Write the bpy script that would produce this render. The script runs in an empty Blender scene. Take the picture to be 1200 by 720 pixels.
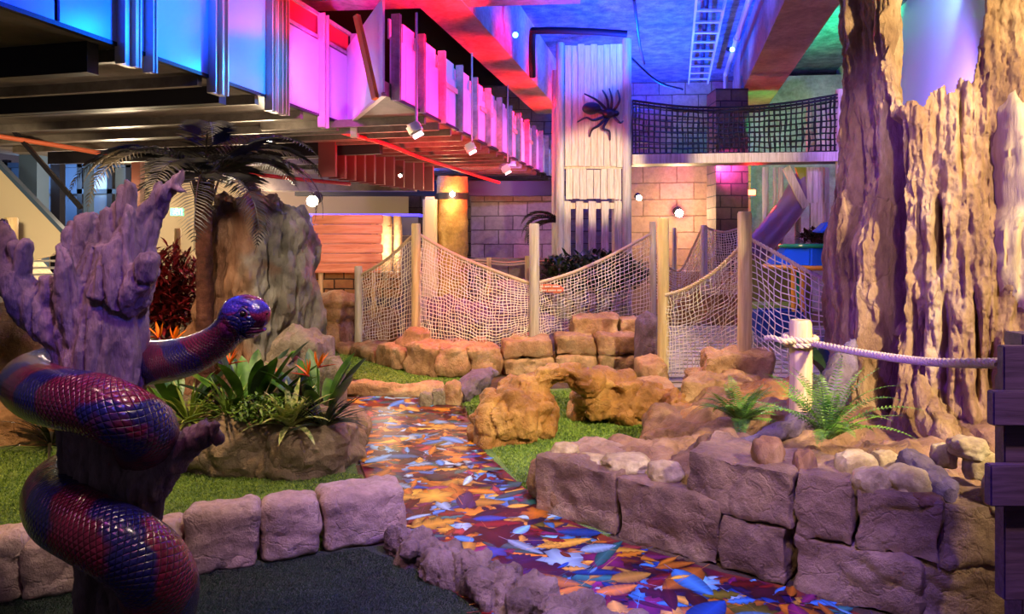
import bpy, bmesh, math, random
from mathutils import Vector, Matrix, noise, Quaternion
R = math.radians
PI = math.pi
C = bpy.context.scene.collection
V = Vector
F = 800.0; HX = 600.0; HY = 280.0; EYE = 1.6
def P(px, py, Y): return V(((px-HX)*Y/F, Y, EYE-(py-HY)*Y/F))
def G(px, py, z=0.0):
    Y = (EYE-z)*F/(py-HY)
    return P(px, py, Y)
def X(px, Y): return (px-HX)*Y/F
def Z(py, Y): return EYE-(py-HY)*Y/F
AX = V((0.2375, 1, 0)).normalized()      # direction in which the hall runs
PX = V((AX.y, -AX.x, 0))                 # across the hall
def lerp(a, b, t): return a+(b-a)*t
def cat(pts, n):
    """Catmull-Rom through tuples/vectors, n samples in all"""
    pts = [tuple(p) for p in pts]; m = len(pts); out = []
    for i in range(n):
        t = i/(n-1)*(m-1); k = min(int(t), m-2); f = t-k
        p0 = pts[max(k-1, 0)]; p1 = pts[k]; p2 = pts[k+1]; p3 = pts[min(k+2, m-1)]
        out.append(tuple(.5*((2*b)+(-a+c)*f+(2*a-5*b+4*c-d)*f*f+(-a+3*b-3*c+d)*f**3) for a, b, c, d in zip(p0, p1, p2, p3)))
    return out
# ------------------------------------------------------------------ materials
def srgb(h):
    if isinstance(h, str):
        v = [int(h[i:i+2], 16)/255 for i in (0, 2, 4)]
        return tuple(c/12.92 if c <= .04045 else ((c+.055)/1.055)**2.4 for c in v)+(1,)
    return tuple(h)+(1,) if len(h) == 3 else h
def newmat(name):
    m = bpy.data.materials.new(name); m.use_nodes = True
    nt = m.node_tree; b = nt.nodes['Principled BSDF']
    return m, nt, b
def plain(name, col, rough=.6, metal=0, spec=.5, alpha=1, trans=0):
    m, nt, b = newmat(name)
    b.inputs['Base Color'].default_value = srgb(col); b.inputs['Roughness'].default_value = rough
    b.inputs['Metallic'].default_value = metal; b.inputs['Specular IOR Level'].default_value = spec
    b.inputs['Alpha'].default_value = alpha; b.inputs['Transmission Weight'].default_value = trans
    return m
def emit(name, col, s):
    m, nt, b = newmat(name)
    b.inputs['Base Color'].default_value = srgb(col)
    b.inputs['Emission Color'].default_value = srgb(col); b.inputs['Emission Strength'].default_value = s
    return m
def N(nt, t, **kw):
    n = nt.nodes.new(t)
    for k, v in kw.items():
        if k in n.inputs: n.inputs[k].default_value = v
        else: setattr(n, k, v)
    return n
def ramp(nt, src, stops):
    r = nt.nodes.new('ShaderNodeValToRGB'); e = r.color_ramp.elements
    while len(e) < len(stops): e.new(.5)
    for i, (p, c) in enumerate(stops): e[i].position = p; e[i].color = srgb(c)
    nt.links.new(src, r.inputs[0]); return r
def coords(nt, scale=(1, 1, 1), kind='Object', rot=(0, 0, 0)):
    t = nt.nodes.new('ShaderNodeTexCoord'); m = nt.nodes.new('ShaderNodeMapping')
    m.inputs['Scale'].default_value = scale; m.inputs['Rotation'].default_value = rot
    nt.links.new(t.outputs[kind], m.inputs[0]); return m.outputs[0]
def bump(nt, b, h, strength=.5, dist=.02):
    n = nt.nodes.new('ShaderNodeBump'); n.inputs['Strength'].default_value = strength; n.inputs['Distance'].default_value = dist
    nt.links.new(h, n.inputs['Height'])
    old = [l for l in nt.links if l.to_socket == b.inputs['Normal']]
    if old: nt.links.new(old[0].from_socket, n.inputs['Normal'])
    nt.links.new(n.outputs[0], b.inputs['Normal'])
def stone(name, cols, sc=3, rough=.75, bs=.6, bd=.03, stretch=(1, 1, 1), crack=True, spec=.35):
    m, nt, b = newmat(name); L = nt.links
    co = coords(nt, stretch)
    n1 = N(nt, 'ShaderNodeTexNoise', Scale=sc, Detail=6, Roughness=.6); L.new(co, n1.inputs[0])
    n = len(cols); r = ramp(nt, n1.outputs[0], [(.3+.4*i/max(n-1, 1), c) for i, c in enumerate(cols)])
    n2 = N(nt, 'ShaderNodeTexNoise', Scale=sc*7, Detail=8, Roughness=.7); L.new(co, n2.inputs[0])
    r2 = ramp(nt, n2.outputs[0], [(.3, (.45, .42, .4)), (.6, (1, 1, 1))])
    mx = N(nt, 'ShaderNodeMix', data_type='RGBA', blend_type='MULTIPLY'); mx.inputs[0].default_value = .7
    L.new(r.outputs[0], mx.inputs[6]); L.new(r2.outputs[0], mx.inputs[7]); L.new(mx.outputs[2], b.inputs['Base Color'])
    b.inputs['Roughness'].default_value = rough; b.inputs['Specular IOR Level'].default_value = spec
    bump(nt, b, n2.outputs[0], bs, bd)
    if crack:
        v = N(nt, 'ShaderNodeTexVoronoi', Scale=sc*1.3, feature='DISTANCE_TO_EDGE')
        n3 = N(nt, 'ShaderNodeTexNoise', Scale=sc*2, Detail=4); L.new(co, n3.inputs[0])
        ad = N(nt, 'ShaderNodeVectorMath', operation='MULTIPLY_ADD'); ad.inputs[1].default_value = (.4, .4, .4)
        L.new(n3.outputs[1], ad.inputs[0]); L.new(co, ad.inputs[2]); L.new(ad.outputs[0], v.inputs[0])
        cr = ramp(nt, v.outputs[0], [(0, (0, 0, 0)), (.03, (1, 1, 1))])
        bump(nt, b, cr.outputs[0], .35, .02)
    return m
def wood(name, cols, axis=2, sc=3, rough=.6, bs=.3, stretch=14, bd=.005):
    m, nt, b = newmat(name); L = nt.links
    s = [stretch]*3; s[axis] = 1
    co = coords(nt, tuple(s))
    n1 = N(nt, 'ShaderNodeTexNoise', Scale=sc, Detail=6, Roughness=.65, Distortion=.6); L.new(co, n1.inputs[0])
    n = len(cols); r = ramp(nt, n1.outputs[0], [(.3+.4*i/max(n-1, 1), c) for i, c in enumerate(cols)])
    L.new(r.outputs[0], b.inputs['Base Color'])
    b.inputs['Roughness'].default_value = rough; bump(nt, b, n1.outputs[0], bs, bd)
    return m
def turfmat(name, c1, c2, c3):
    m, nt, b = newmat(name); L = nt.links
    co = coords(nt)
    n1 = N(nt, 'ShaderNodeTexNoise', Scale=130, Detail=3, Roughness=.7); L.new(co, n1.inputs[0])
    n0 = N(nt, 'ShaderNodeTexNoise', Scale=3, Detail=3); L.new(co, n0.inputs[0])
    mx = N(nt, 'ShaderNodeMath', operation='MULTIPLY_ADD'); mx.inputs[1].default_value = .4; L.new(n0.outputs[0], mx.inputs[0])
    sc = N(nt, 'ShaderNodeMath', operation='MULTIPLY'); sc.inputs[1].default_value = .6; L.new(n1.outputs[0], sc.inputs[0]); L.new(sc.outputs[0], mx.inputs[2])
    r = ramp(nt, mx.outputs[0], [(.38, c1), (.5, c2), (.62, c3)]); L.new(r.outputs[0], b.inputs['Base Color'])
    b.inputs['Roughness'].default_value = .85; b.inputs['Specular IOR Level'].default_value = .2
    b.inputs['Sheen Weight'].default_value = .15
    bump(nt, b, n1.outputs[0], .9, .02)
    return m
def brickmat(name, cols, mortar, w=.45, h=.22, rough=.8, ax='XZ', bs=.6):
    m, nt, b = newmat(name); L = nt.links
    t = nt.nodes.new('ShaderNodeTexCoord'); sp = N(nt, 'ShaderNodeSeparateXYZ'); L.new(t.outputs['Object'], sp.inputs[0])
    cb = N(nt, 'ShaderNodeCombineXYZ'); L.new(sp.outputs['XYZ'.index(ax[0])], cb.inputs[0]); L.new(sp.outputs[2], cb.inputs[1])
    nz = N(nt, 'ShaderNodeTexNoise', Scale=4, Detail=3); L.new(t.outputs['Object'], nz.inputs[0])
    ad = N(nt, 'ShaderNodeVectorMath', operation='MULTIPLY_ADD'); ad.inputs[1].default_value = (.03, .03, 0)
    L.new(nz.outputs[1], ad.inputs[0]); L.new(cb.outputs[0], ad.inputs[2])
    br = N(nt, 'ShaderNodeTexBrick', Scale=1); br.inputs['Brick Width'].default_value = w; br.inputs['Row Height'].default_value = h
    br.inputs['Mortar Size'].default_value = .012; br.inputs['Mortar Smooth'].default_value = .3
    br.inputs['Color1'].default_value = srgb(cols[0]); br.inputs['Color2'].default_value = srgb(cols[1]); br.inputs['Mortar'].default_value = srgb(mortar)
    L.new(ad.outputs[0], br.inputs[0])
    n2 = N(nt, 'ShaderNodeTexNoise', Scale=9, Detail=8, Roughness=.7); L.new(t.outputs['Object'], n2.inputs[0])
    r2 = ramp(nt, n2.outputs[0], [(.3, (.5, .5, .5)), (.65, (1, 1, 1))])
    mx = N(nt, 'ShaderNodeMix', data_type='RGBA', blend_type='MULTIPLY'); mx.inputs[0].default_value = .8
    L.new(br.outputs[0], mx.inputs[6]); L.new(r2.outputs[0], mx.inputs[7]); L.new(mx.outputs[2], b.inputs['Base Color'])
    b.inputs['Roughness'].default_value = rough
    inv = N(nt, 'ShaderNodeMath', operation='SUBTRACT'); inv.inputs[0].default_value = 1; L.new(br.outputs[1], inv.inputs[1])
    bump(nt, b, inv.outputs[0], 1, .02); bump(nt, b, n2.outputs[0], bs, .03)
    return m
def leafmat(name, c1, c2, rough=.45, sc=8, trans=.0):
    m, nt, b = newmat(name); L = nt.links
    co = coords(nt)
    n1 = N(nt, 'ShaderNodeTexNoise', Scale=sc, Detail=3); L.new(co, n1.inputs[0])
    r = ramp(nt, n1.outputs[0], [(.35, c1), (.65, c2)]); L.new(r.outputs[0], b.inputs['Base Color'])
    b.inputs['Roughness'].default_value = rough
    return m
def attrmat(name, rough=.35, spec=.5):
    m, nt, b = newmat(name)
    a = N(nt, 'ShaderNodeVertexColor'); a.layer_name = 'Col'; nt.links.new(a.outputs[0], b.inputs['Base Color'])
    b.inputs['Roughness'].default_value = rough; b.inputs['Specular IOR Level'].default_value = spec
    return m
# ------------------------------------------------------------------ scene records
def tag(o, label=None, cat_=None, group=None, kind=None):
    if label: o['label'] = label
    if cat_: o['category'] = cat_
    if group: o['group'] = group
    if kind: o['kind'] = kind
    return o
def thing(name, label, cat_, loc=(0, 0, 0), group=None):
    o = bpy.data.objects.new(name, None); o.empty_display_size = .1; C.objects.link(o)
    o.location = loc; return tag(o, label, cat_, group)
def smooth(me, ang=None):
    for p in me.polygons: p.use_smooth = True
    if ang is not None: me.set_sharp_from_angle(angle=R(ang))
def wl(o):
    v = V((0, 0, 0))
    while o is not None: v += V(o.location); o = o.parent
    return v
def mk(name, bm, mat, parent=None, origin=None, sm=True, ang=40, label=None):
    """bm is in world coordinates (bm may be a Mesh)"""
    if isinstance(bm, bmesh.types.BMesh):
        me = bpy.data.meshes.new(name); bm.to_mesh(me); bm.free()
    else: me = bm; me.name = name
    off = wl(parent) if parent is not None else (V(origin) if origin is not None else None)
    if parent is None and off is None:
        vs = me.vertices; n = max(len(vs), 1)
        xs = [v.co.x for v in vs]; ys = [v.co.y for v in vs]; zs = [v.co.z for v in vs]
        off = V(((min(xs)+max(xs))/2, (min(ys)+max(ys))/2, min(zs)))
    me.transform(Matrix.Translation(-off))
    if sm: smooth(me, ang)
    if mat: 
        for mm in (mat if isinstance(mat, (list, tuple)) else [mat]): me.materials.append(mm)
    o = bpy.data.objects.new(name, me); C.objects.link(o)
    if parent is not None: o.parent = parent
    else: o.location = off
    if label: o['label'] = label
    return o
def one(name, bm, mat, label, cat_, group=None, **kw):
    return tag(mk(name, bm, mat, **kw), label, cat_, group)
def struct(name, bm, mat, **kw):
    return tag(mk(name, bm, mat, **kw), kind='structure')
def dup(root, loc, rz=None, label=None, scale=None):
    r = root.copy(); C.objects.link(r); r.location = loc
    if rz is not None: r.rotation_euler = (0, 0, rz)
    if scale is not None: r.scale = (scale,)*3
    if label: r['label'] = label
    for ch in list(root.children):
        c = ch.copy(); C.objects.link(c); c.parent = r
        for g in list(ch.children):
            d = g.copy(); C.objects.link(d); d.parent = c
    return r
# ------------------------------------------------------------------ geometry
def BM(): return bmesh.new()
def hexa(bm, pts):
    """8 points: bottom ring of 4, top ring of 4"""
    v = [bm.verts.new(p) for p in pts]
    for f in ((3, 2, 1, 0), (4, 5, 6, 7), (0, 1, 5, 4), (1, 2, 6, 5), (2, 3, 7, 6), (3, 0, 4, 7)): bm.faces.new([v[i] for i in f])
    return v
def box(bm, c, s, rz=0, ax=None):
    """ax: optional 3 axis vectors"""
    a = ax or (V((math.cos(rz), math.sin(rz), 0)), V((-math.sin(rz), math.cos(rz), 0)), V((0, 0, 1)))
    c = V(c); h = [x/2 for x in s]
    pts = [c+a[0]*h[0]*i+a[1]*h[1]*j+a[2]*h[2]*k for k in (-1, 1) for i, j in ((-1, -1), (1, -1), (1, 1), (-1, 1))]
    return hexa(bm, pts)
def beam(bm, p, q, w, h, up=(0, 0, 1)):
    p, q = V(p), V(q); d = (q-p); L = d.length; d.normalize()
    s = d.cross(V(up)).normalized(); u = s.cross(d)
    return box(bm, (p+q)/2, (L, w, h), ax=(d, s, u))
def tube(bm, pts, rad, n=8, cap=True, uv=None, ell=None, close=True):
    pts = [V(p[:3]) for p in pts]; m = len(pts)
    if not hasattr(rad, '__len__'): rad = [rad]*m
    t0 = (pts[1]-pts[0]).normalized()
    ref = V((0, 0, 1)) if abs(t0.z) < .9 else V((0, 1, 0))
    s = t0.cross(ref).normalized(); rings = []; L = 0
    uvl = bm.loops.layers.uv.verify() if uv else None
    lens = []
    for i, p in enumerate(pts):
        t = (pts[min(i+1, m-1)]-pts[max(i-1, 0)])
        t = t.normalized() if t.length > 1e-9 else t0
        s = (s-t*s.dot(t)).normalized(); u = t.cross(s)
        if i: L += (p-pts[i-1]).length
        lens.append(L); e = ell[i] if ell else 1
        rings.append([bm.verts.new(p+(s*math.cos(2*PI*k/n)+u*math.sin(2*PI*k/n)*e)*rad[i]) for k in range(n)])
    for i in range(m-1):
        for k in range(n):
            f = bm.faces.new((rings[i][k], rings[i][(k+1) % n], rings[i+1][(k+1) % n], rings[i+1][k]))
            if uv:
                for lp, (a, b) in zip(f.loops, ((k/n, lens[i]), ((k+1)/n, lens[i]), ((k+1)/n, lens[i+1]), (k/n, lens[i+1]))): lp[uvl].uv = (a, b)
    if cap and n > 2: bm.faces.new(rings[0][::-1]); bm.faces.new(rings[-1])
    return rings
def cyl(bm, p, q, r, n=16, r2=None): return tube(bm, [p, q], [r, r if r2 is None else r2], n)
def ball(bm, c, r, sub=3, rot=None):
    """ellipsoid; r scalar or 3-vector"""
    r = V((r, r, r)) if not hasattr(r, '__len__') else V(r)
    g = bmesh.ops.create_icosphere(bm, subdivisions=sub, radius=1)
    M = Matrix.Translation(V(c)) @ (rot.to_matrix().to_4x4() if rot else Matrix()) @ Matrix.Diagonal((*r, 1))
    bmesh.ops.transform(bm, matrix=M, verts=g['verts'])
    return g['verts']
def fr(p, octv=5, H=.8): return noise.fractal(p, H, 2.1, octv)
def displace(bm, amp, sc, seed=0, octv=5, stretch=(1, 1, 1), ridge=0, rsc=None):
    bm.normal_update(); off = V((seed*7.3, seed*3.1, seed*5.7)); S = V(stretch)
    for v in bm.verts: v.tag = False
    mv = []
    for v in bm.verts:
        q = V((v.co.x*S.x, v.co.y*S.y, v.co.z*S.z))*sc+off
        d = fr(q, octv)*amp
        if ridge:
            k = (v.co*(rsc or sc)); k = V((k.x*S.x, k.y*S.y, k.z*S.z))+off
            d -= ridge*max(0, 1-abs(noise.noise(k))*9)
        mv.append(v.co+v.normal*d)
    for v, c in zip(bm.verts, mv): v.co = c
def faceted(bm, amp, sc, seed=0):
    """carved, chipped planes: cell noise stepping"""
    bm.normal_update(); off = V((seed*3.7, seed*9.1, seed*1.7)); mv = []
    for v in bm.verts:
        q = v.co*sc+off; w = V((noise.noise(q), noise.noise(q+V((31, 0, 0))), noise.noise(q+V((0, 47, 0)))))*.35
        d, _ = noise.voronoi(q+w)
        mv.append(v.co+v.normal*amp*(.5-d[0]))
    for v, c in zip(bm.verts, mv): v.co = c
def remesh(bm, voxel, sm=3, decim=None):
    me = bpy.data.meshes.new('t'); bm.to_mesh(me); bm.free()
    o = bpy.data.objects.new('t', me); C.objects.link(o)
    md = o.modifiers.new('r', 'REMESH'); md.mode = 'VOXEL'; md.voxel_size = voxel
    if sm: ms = o.modifiers.new('s', 'SMOOTH'); ms.iterations = sm; ms.factor = .6
    dg = bpy.context.evaluated_depsgraph_get(); me2 = bpy.data.meshes.new_from_object(o.evaluated_get(dg))
    bpy.data.objects.remove(o); b = BM(); b.from_mesh(me2); bpy.data.meshes.remove(me2)
    return b
def blob(ells, voxel=.03, amp=.03, sc=4, seed=0, fac=0, fsc=5, sm=3, stretch=(1, 1, 1), ridge=0):
    b = BM()
    for e in ells:
        ball(b, e[0], e[1], 3, e[2] if len(e) > 2 else None)
    b = remesh(b, voxel, sm)
    if fac: faceted(b, fac, fsc, seed)
    displace(b, amp, sc, seed, stretch=stretch, ridge=ridge)
    return b
def rock(c, r, seed=0, sub=4, amp=.18, fac=.25, rz=0, flat=0):
    """boulder with its lowest point near c.z; r=(rx,ry,rz) half sizes"""
    b = BM(); bmesh.ops.create_icosphere(b, subdivisions=sub, radius=1)
    off = V((seed*5.1, seed*2.3, seed*8.9))
    for v in b.verts:
        n = v.co.copy(); q = n*1.1+off
        d, _ = noise.voronoi(q*1.3); s = 1+amp*fr(q*1.2, 5)*.9+fac*(.35-d[0])
        # squarish
        k = max(abs(n.x), abs(n.y), abs(n.z)); s *= lerp(1, 1/k, .35)*.93
        v.co = n*s
        if v.co.z < -.75: v.co.z = -.75+(v.co.z+.75)*.15
    cr, sr = math.cos(rz), math.sin(rz)
    for v in b.verts:
        x, y, z = v.co.x*r[0], v.co.y*r[1], (v.co.z+.78)*r[2]*1.1
        v.co = V((c[0]+x*cr-y*sr, c[1]+x*sr+y*cr, c[2]+z))
    return b
def qblock(pl, z0, z1, seed=0, res=.025, rnd=.04, amp=.02, fac=.0, topz=None):
    """rough hewn block over a plan quad pl (4 xy), front edge pl[0]-pl[1]"""
    pl = [V((p[0], p[1])) for p in pl]
    w = max((pl[1]-pl[0]).length, (pl[2]-pl[3]).length); d = max((pl[3]-pl[0]).length, (pl[2]-pl[1]).length); h = z1-z0
    nx, ny, nz = max(4, int(w/res)), max(4, int(d/res)), max(4, int(h/res))
    b = BM(); grid = {}
    def vert(i, j, k):
        key = (i, j, k)
        if key not in grid:
            u, v, t = i/nx, j/ny, k/nz
            # rounding in metric space
            p = V((u*w, v*d, t*h)); c = V((min(max(p.x, rnd), w-rnd), min(max(p.y, rnd), d-rnd), min(max(p.z, rnd), h-rnd)))
            dd = p-c
            if dd.length > 1e-6:
                m = max(abs(dd.x), abs(dd.y), abs(dd.z)); p = c+dd.normalized()*min(m, rnd)
            u, v = p.x/w, p.y/d
            q = pl[0]*(1-u)*(1-v)+pl[1]*u*(1-v)+pl[2]*u*v+pl[3]*(1-u)*v
            grid[key] = b.verts.new((q.x, q.y, z0+p.z))
        return grid[key]
    for k in range(nz):
        for i in range(nx):
            b.faces.new((vert(i, 0, k), vert(i+1, 0, k), vert(i+1, 0, k+1), vert(i, 0, k+1)))
            b.faces.new((vert(i+1, ny, k), vert(i, ny, k), vert(i, ny, k+1), vert(i+1, ny, k+1)))
        for j in range(ny):
            b.faces.new((vert(0, j+1, k), vert(0, j, k), vert(0, j, k+1), vert(0, j+1, k+1)))
            b.faces.new((vert(nx, j, k), vert(nx, j+1, k), vert(nx, j+1, k+1), vert(nx, j, k+1)))
    for i in range(nx):
        for j in range(ny):
            b.faces.new((vert(i, j, nz), vert(i+1, j, nz), vert(i+1, j+1, nz), vert(i, j+1, nz)))
            b.faces.new((vert(i, j+1, 0), vert(i+1, j+1, 0), vert(i+1, j, 0), vert(i, j, 0)))
    if fac: faceted(b, fac, 3.2, seed)
    displace(b, amp, 5, seed, octv=6, ridge=amp*.5, rsc=3)
    return b
def slab(bm, poly, z0, z1, topn=1):
    """extruded polygon"""
    a = [bm.verts.new((p[0], p[1], z0)) for p in poly]; b = [bm.verts.new((p[0], p[1], z1)) for p in poly]
    n = len(poly); bm.faces.new(a[::-1]); bm.faces.new(b)
    for i in range(n): bm.faces.new((a[i], a[(i+1) % n], b[(i+1) % n], b[i]))
def rope_twist(bm, pts, r, n=7, pitch=.06, strands=3, seg=None):
    pts = [V(p) for p in pts]
    L = sum((pts[i+1]-pts[i]).length for i in range(len(pts)-1)); m = seg or max(8, int(L/(pitch/6)))
    sp = [V(p) for p in cat(pts, m)]
    for s in range(strands):
        out = []
        for i, p in enumerate(sp):
            t = (sp[min(i+1, m-1)]-sp[max(i-1, 0)]).normalized(); a = t.cross(V((0, 0, 1))).normalized() if abs(t.z) < .95 else V((1, 0, 0)); b = t.cross(a)
            ph = 2*PI*(s/strands+L*i/(m-1)/pitch); out.append(p+(a*math.cos(ph)+b*math.sin(ph))*r*.5)
        tube(bm, out, r*.58, n)
random.seed(7)
# ------------------------------------------------------------------ palette
M = {}
M['pinklitstone'] = stone('pink_lit_stone', ['9a807a', 'c4a8a0', 'd8c0b8'], 2.5, .7, .8, .03)  # neutral stone, with the pinkish light on it put into the tones
M['wallstone'] = stone('wall_stone', ['745848', '9c7c64', 'c4a484'], 2.5, .5, .9, .03)
M['pebble'] = stone('pebble_stone', ['8a6f45', 'c2aa7c', 'dccca0'], 5, .65, .5, .02, crack=False)
M['kerbstone'] = stone('kerb_stone', ['5d4c50', '8a7478', 'a89498'], 4, .55, .9, .03)
M['ochre'] = stone('ochre_rock', ['7c4c20', 'b88040', 'dcae62'], 2.2, .38, 1, .03, spec=.5)
M['sand'] = stone('sandstone', ['86603e', 'b88e66', 'd8b88c'], 2.6, .48, .8, .03)
M['greyrock'] = stone('grey_rock', ['6d6350', '948a76', 'b3a890'], 2.2, .7, .9, .03)
M['brownrock'] = stone('brown_rock', ['6a4632', '9b6f50', 'bd9878'], 1.6, .7, .9, .04, stretch=(2, 2, .6))
M['moundrock'] = stone('mound_rock', ['6b5a48', '97836a', 'b6a284'], 2, .8, .9, .03)
M['purplerock'] = stone('purple_grey_rock', ['5a4a58', '7c6a78', '9a8894'], 2, .7, .9, .03)  # purplish grey tones shared by rocks, a root and a wall
M['bark'] = stone('giant_trunk_bark', ['60422a', '94704c', 'b8946a', 'd0b48c'], 1.4, .55, 1, .035, stretch=(2, 2, .9), crack=True)
M['heartwood'] = stone('bare_heartwood', ['9c8258', 'bca47c', 'ccb890'], 1.7, .55, .5, .02, stretch=(3, 3, .4), crack=False)
M['deadtree'] = stone('carved_dead_tree', ['54404a', '86707a', 'a88e94'], 4, .5, .8, .02, stretch=(2, 2, .6), crack=False, spec=.5)
M['postwood'] = wood('post_wood', ['a89064', 'c8ac78', 'dcc698'], 2, 2)
M['greypost'] = wood('grey_post_wood', ['948c7c', 'b4ab9a', 'ccc4b4'], 2, 2)
M['palewood'] = wood('pale_cladding', ['a89878', 'd0c09c', 'e4d8ba'], 2, 3)
M['plank'] = wood('orange_plank', ['c0704c', 'd88c64', 'e4a482'], 0, 2)
M['fencewood'] = wood('purple_stained_wood', ['3c2840', '543a5a', '6a4a70'], 0, 3, .4)
M['deck'] = wood('deck_board', ['6d675f', '969086', 'b4aea4'], 0, 2)
M['rope'] = wood('rope_fibre', ['9a8466', 'c4ac8a', 'dcc8a8'], 2, 20, .8)
M['net'] = plain('net_cord', 'e0d4c0', .6)
M['blacknet'] = plain('black_net_cord', '18181c', .5)
M['steel'] = plain('galvanised_steel', 'bcb4b0', .4, .35)
M['darksteel'] = plain('dark_steel', '1c1a20', .5, .3)
M['soffit'] = stone('galvanised_soffit', ['4c4640', '665e56', '7a7066'], 1.2, .45, .1, .01, crack=False)
M['panelwhite'] = plain('translucent_panel', 'c8d0e0', .35)
M['beamconc'] = stone('painted_beam', ['808084', 'a8a8ac', 'bcbcc0'], 1.5, .8, .5, .02, crack=False)
M['beamwarm'] = stone('warm_lit_beam', ['6c5340', '8c7058', 'a48a70'], 1.5, .7, .4, .02, crack=False)  # brown carries the warm light falling on this beam
M['ceil'] = stone('rough_ceiling', ['505c74', '7484a0', '98a8c0'], 4, .9, 1, .08, crack=False)  # greys tinted blue to deepen the blue light on the ceiling
M['ceilunlit'] = plain('unlit_ceiling', '0c0a0e', .9)  # near black stands in for ceiling that gets no light
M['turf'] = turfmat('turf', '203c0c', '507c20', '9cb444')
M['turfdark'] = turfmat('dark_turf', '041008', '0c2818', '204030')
M['earth'] = stone('earth', ['3a2c22', '5c4838', '7a6450'], 3, .9, .8, .03, crack=False)
M['backblock'] = brickmat('block_wall', ['8c7c78', 'a2928c'], '5c4c4c', .62, .3)
M['backcream'] = brickmat('rear_block_render', ['a08468', 'b0947a'], '806850', .7, .35)
M['brick'] = brickmat('brown_brick', ['94683c', 'b08450'], '40301c', .3, .15)
M['white'] = plain('white_plastic', 'd8d4cc', .4)
M['cream'] = plain('cream_panel', 'd8c4a0', .6)
M['bulb'] = emit('warm_bulb', (1, .86, .6), 60)
M['bulbred'] = emit('red_bulb', (1, .05, .02), 30)
M['bulbblue'] = emit('blue_bulb', (.1, .6, 1), 30)
M['greensign'] = emit('exit_sign_green', (.02, .55, .3), 1.1)
# ------------------------------------------------------------------ ground
def gpoly(l, z=0): return [tuple(G(x, y, z).xy) if not isinstance(x, tuple) else x for x, y in l]
b = BM(); slab(b, [(-14, -1), (12, -1), (12, 22), (-14, 22)], -.2, 0); struct('floor', b, M['earth'])
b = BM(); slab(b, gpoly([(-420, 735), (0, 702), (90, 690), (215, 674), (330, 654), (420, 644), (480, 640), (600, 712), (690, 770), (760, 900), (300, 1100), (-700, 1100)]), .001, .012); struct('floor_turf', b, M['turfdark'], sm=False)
b = BM(); slab(b, gpoly([(-420, 735), (0, 702), (215, 674), (330, 656), (440, 630), (428, 590), (420, 560), (405, 500), (395, 462), (0, 452), (-700, 452)]), .001, .011); struct('floor_turf', b, M['turf'], sm=False)
b = BM(); slab(b, gpoly([(380, 440), (540, 462), (560, 440), (470, 405), (380, 395)]), .001, .013); struct('floor_turf', b, M['turf'], sm=False)
b = BM(); slab(b, gpoly([(528, 462), (820, 450), (830, 540), (700, 640), (640, 606), (570, 534)]), .001, .01); struct('floor_turf', b, M['turf'], sm=False)
def grass(name, poly, n, h, mat, lab, seed, w=.0022):
    r_ = random.Random(seed); b = BM(); xs = [p[0] for p in poly]; ys = [p[1] for p in poly]; k = 0
    while k < n:
        x = r_.uniform(min(xs), max(xs)); y = r_.uniform(min(ys), max(ys))
        if not inpoly((x, y), poly) or r_.random() > (3.2/y)**1.5: continue
        k += 1; a = r_.uniform(0, 2*PI); hh = h*r_.uniform(.6, 1.2); s = max(w, w*y/3); l = hh*.7
        ca, sa = math.cos(a)*s, math.sin(a)*s; b2 = r_.uniform(0, 2*PI)
        b.faces.new((b.verts.new((x-ca, y-sa, .01)), b.verts.new((x+ca, y+sa, .01)), b.verts.new((x+math.cos(b2)*l, y+math.sin(b2)*l, .01+hh))))
    return tag(mk(name, b, mat, sm=False), lab, 'artificial grass', kind='stuff')
def inpoly(p, poly):
    x, y = p; c = False; j = len(poly)-1
    for i in range(len(poly)):
        xi, yi = poly[i]; xj, yj = poly[j]
        if (yi > y) != (yj > y) and x < (xj-xi)*(y-yi)/(yj-yi)+xi: c = not c
        j = i
    return c
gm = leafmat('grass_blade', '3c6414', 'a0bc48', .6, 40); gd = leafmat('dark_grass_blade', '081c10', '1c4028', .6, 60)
grass('artificial_grass', gpoly([(-100, 640), (0, 700), (215, 672), (330, 654), (440, 630), (425, 560), (300, 540), (0, 530), (-100, 530)]), 60000, .016, gm, 'green artificial grass of the lawn behind the row of pinkish stone blocks', 1)
grass('artificial_grass', gpoly([(530, 464), (800, 455), (820, 530), (640, 600), (604, 562), (552, 500)]), 40000, .018, gm, 'green artificial grass around the arch rock right of the walkway', 2)
grass('artificial_grass', gpoly([(388, 442), (540, 460), (552, 444), (470, 430), (400, 414)]), 12000, .02, gm, 'green artificial grass behind the log kerb', 3)
grass('artificial_grass', gpoly([(-60, 750), (0, 708), (215, 680), (330, 662), (425, 646), (590, 715), (620, 760)]), 60000, .012, gd, 'dark artificial grass in the foreground before the stone blocks', 4, .0015)
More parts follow.
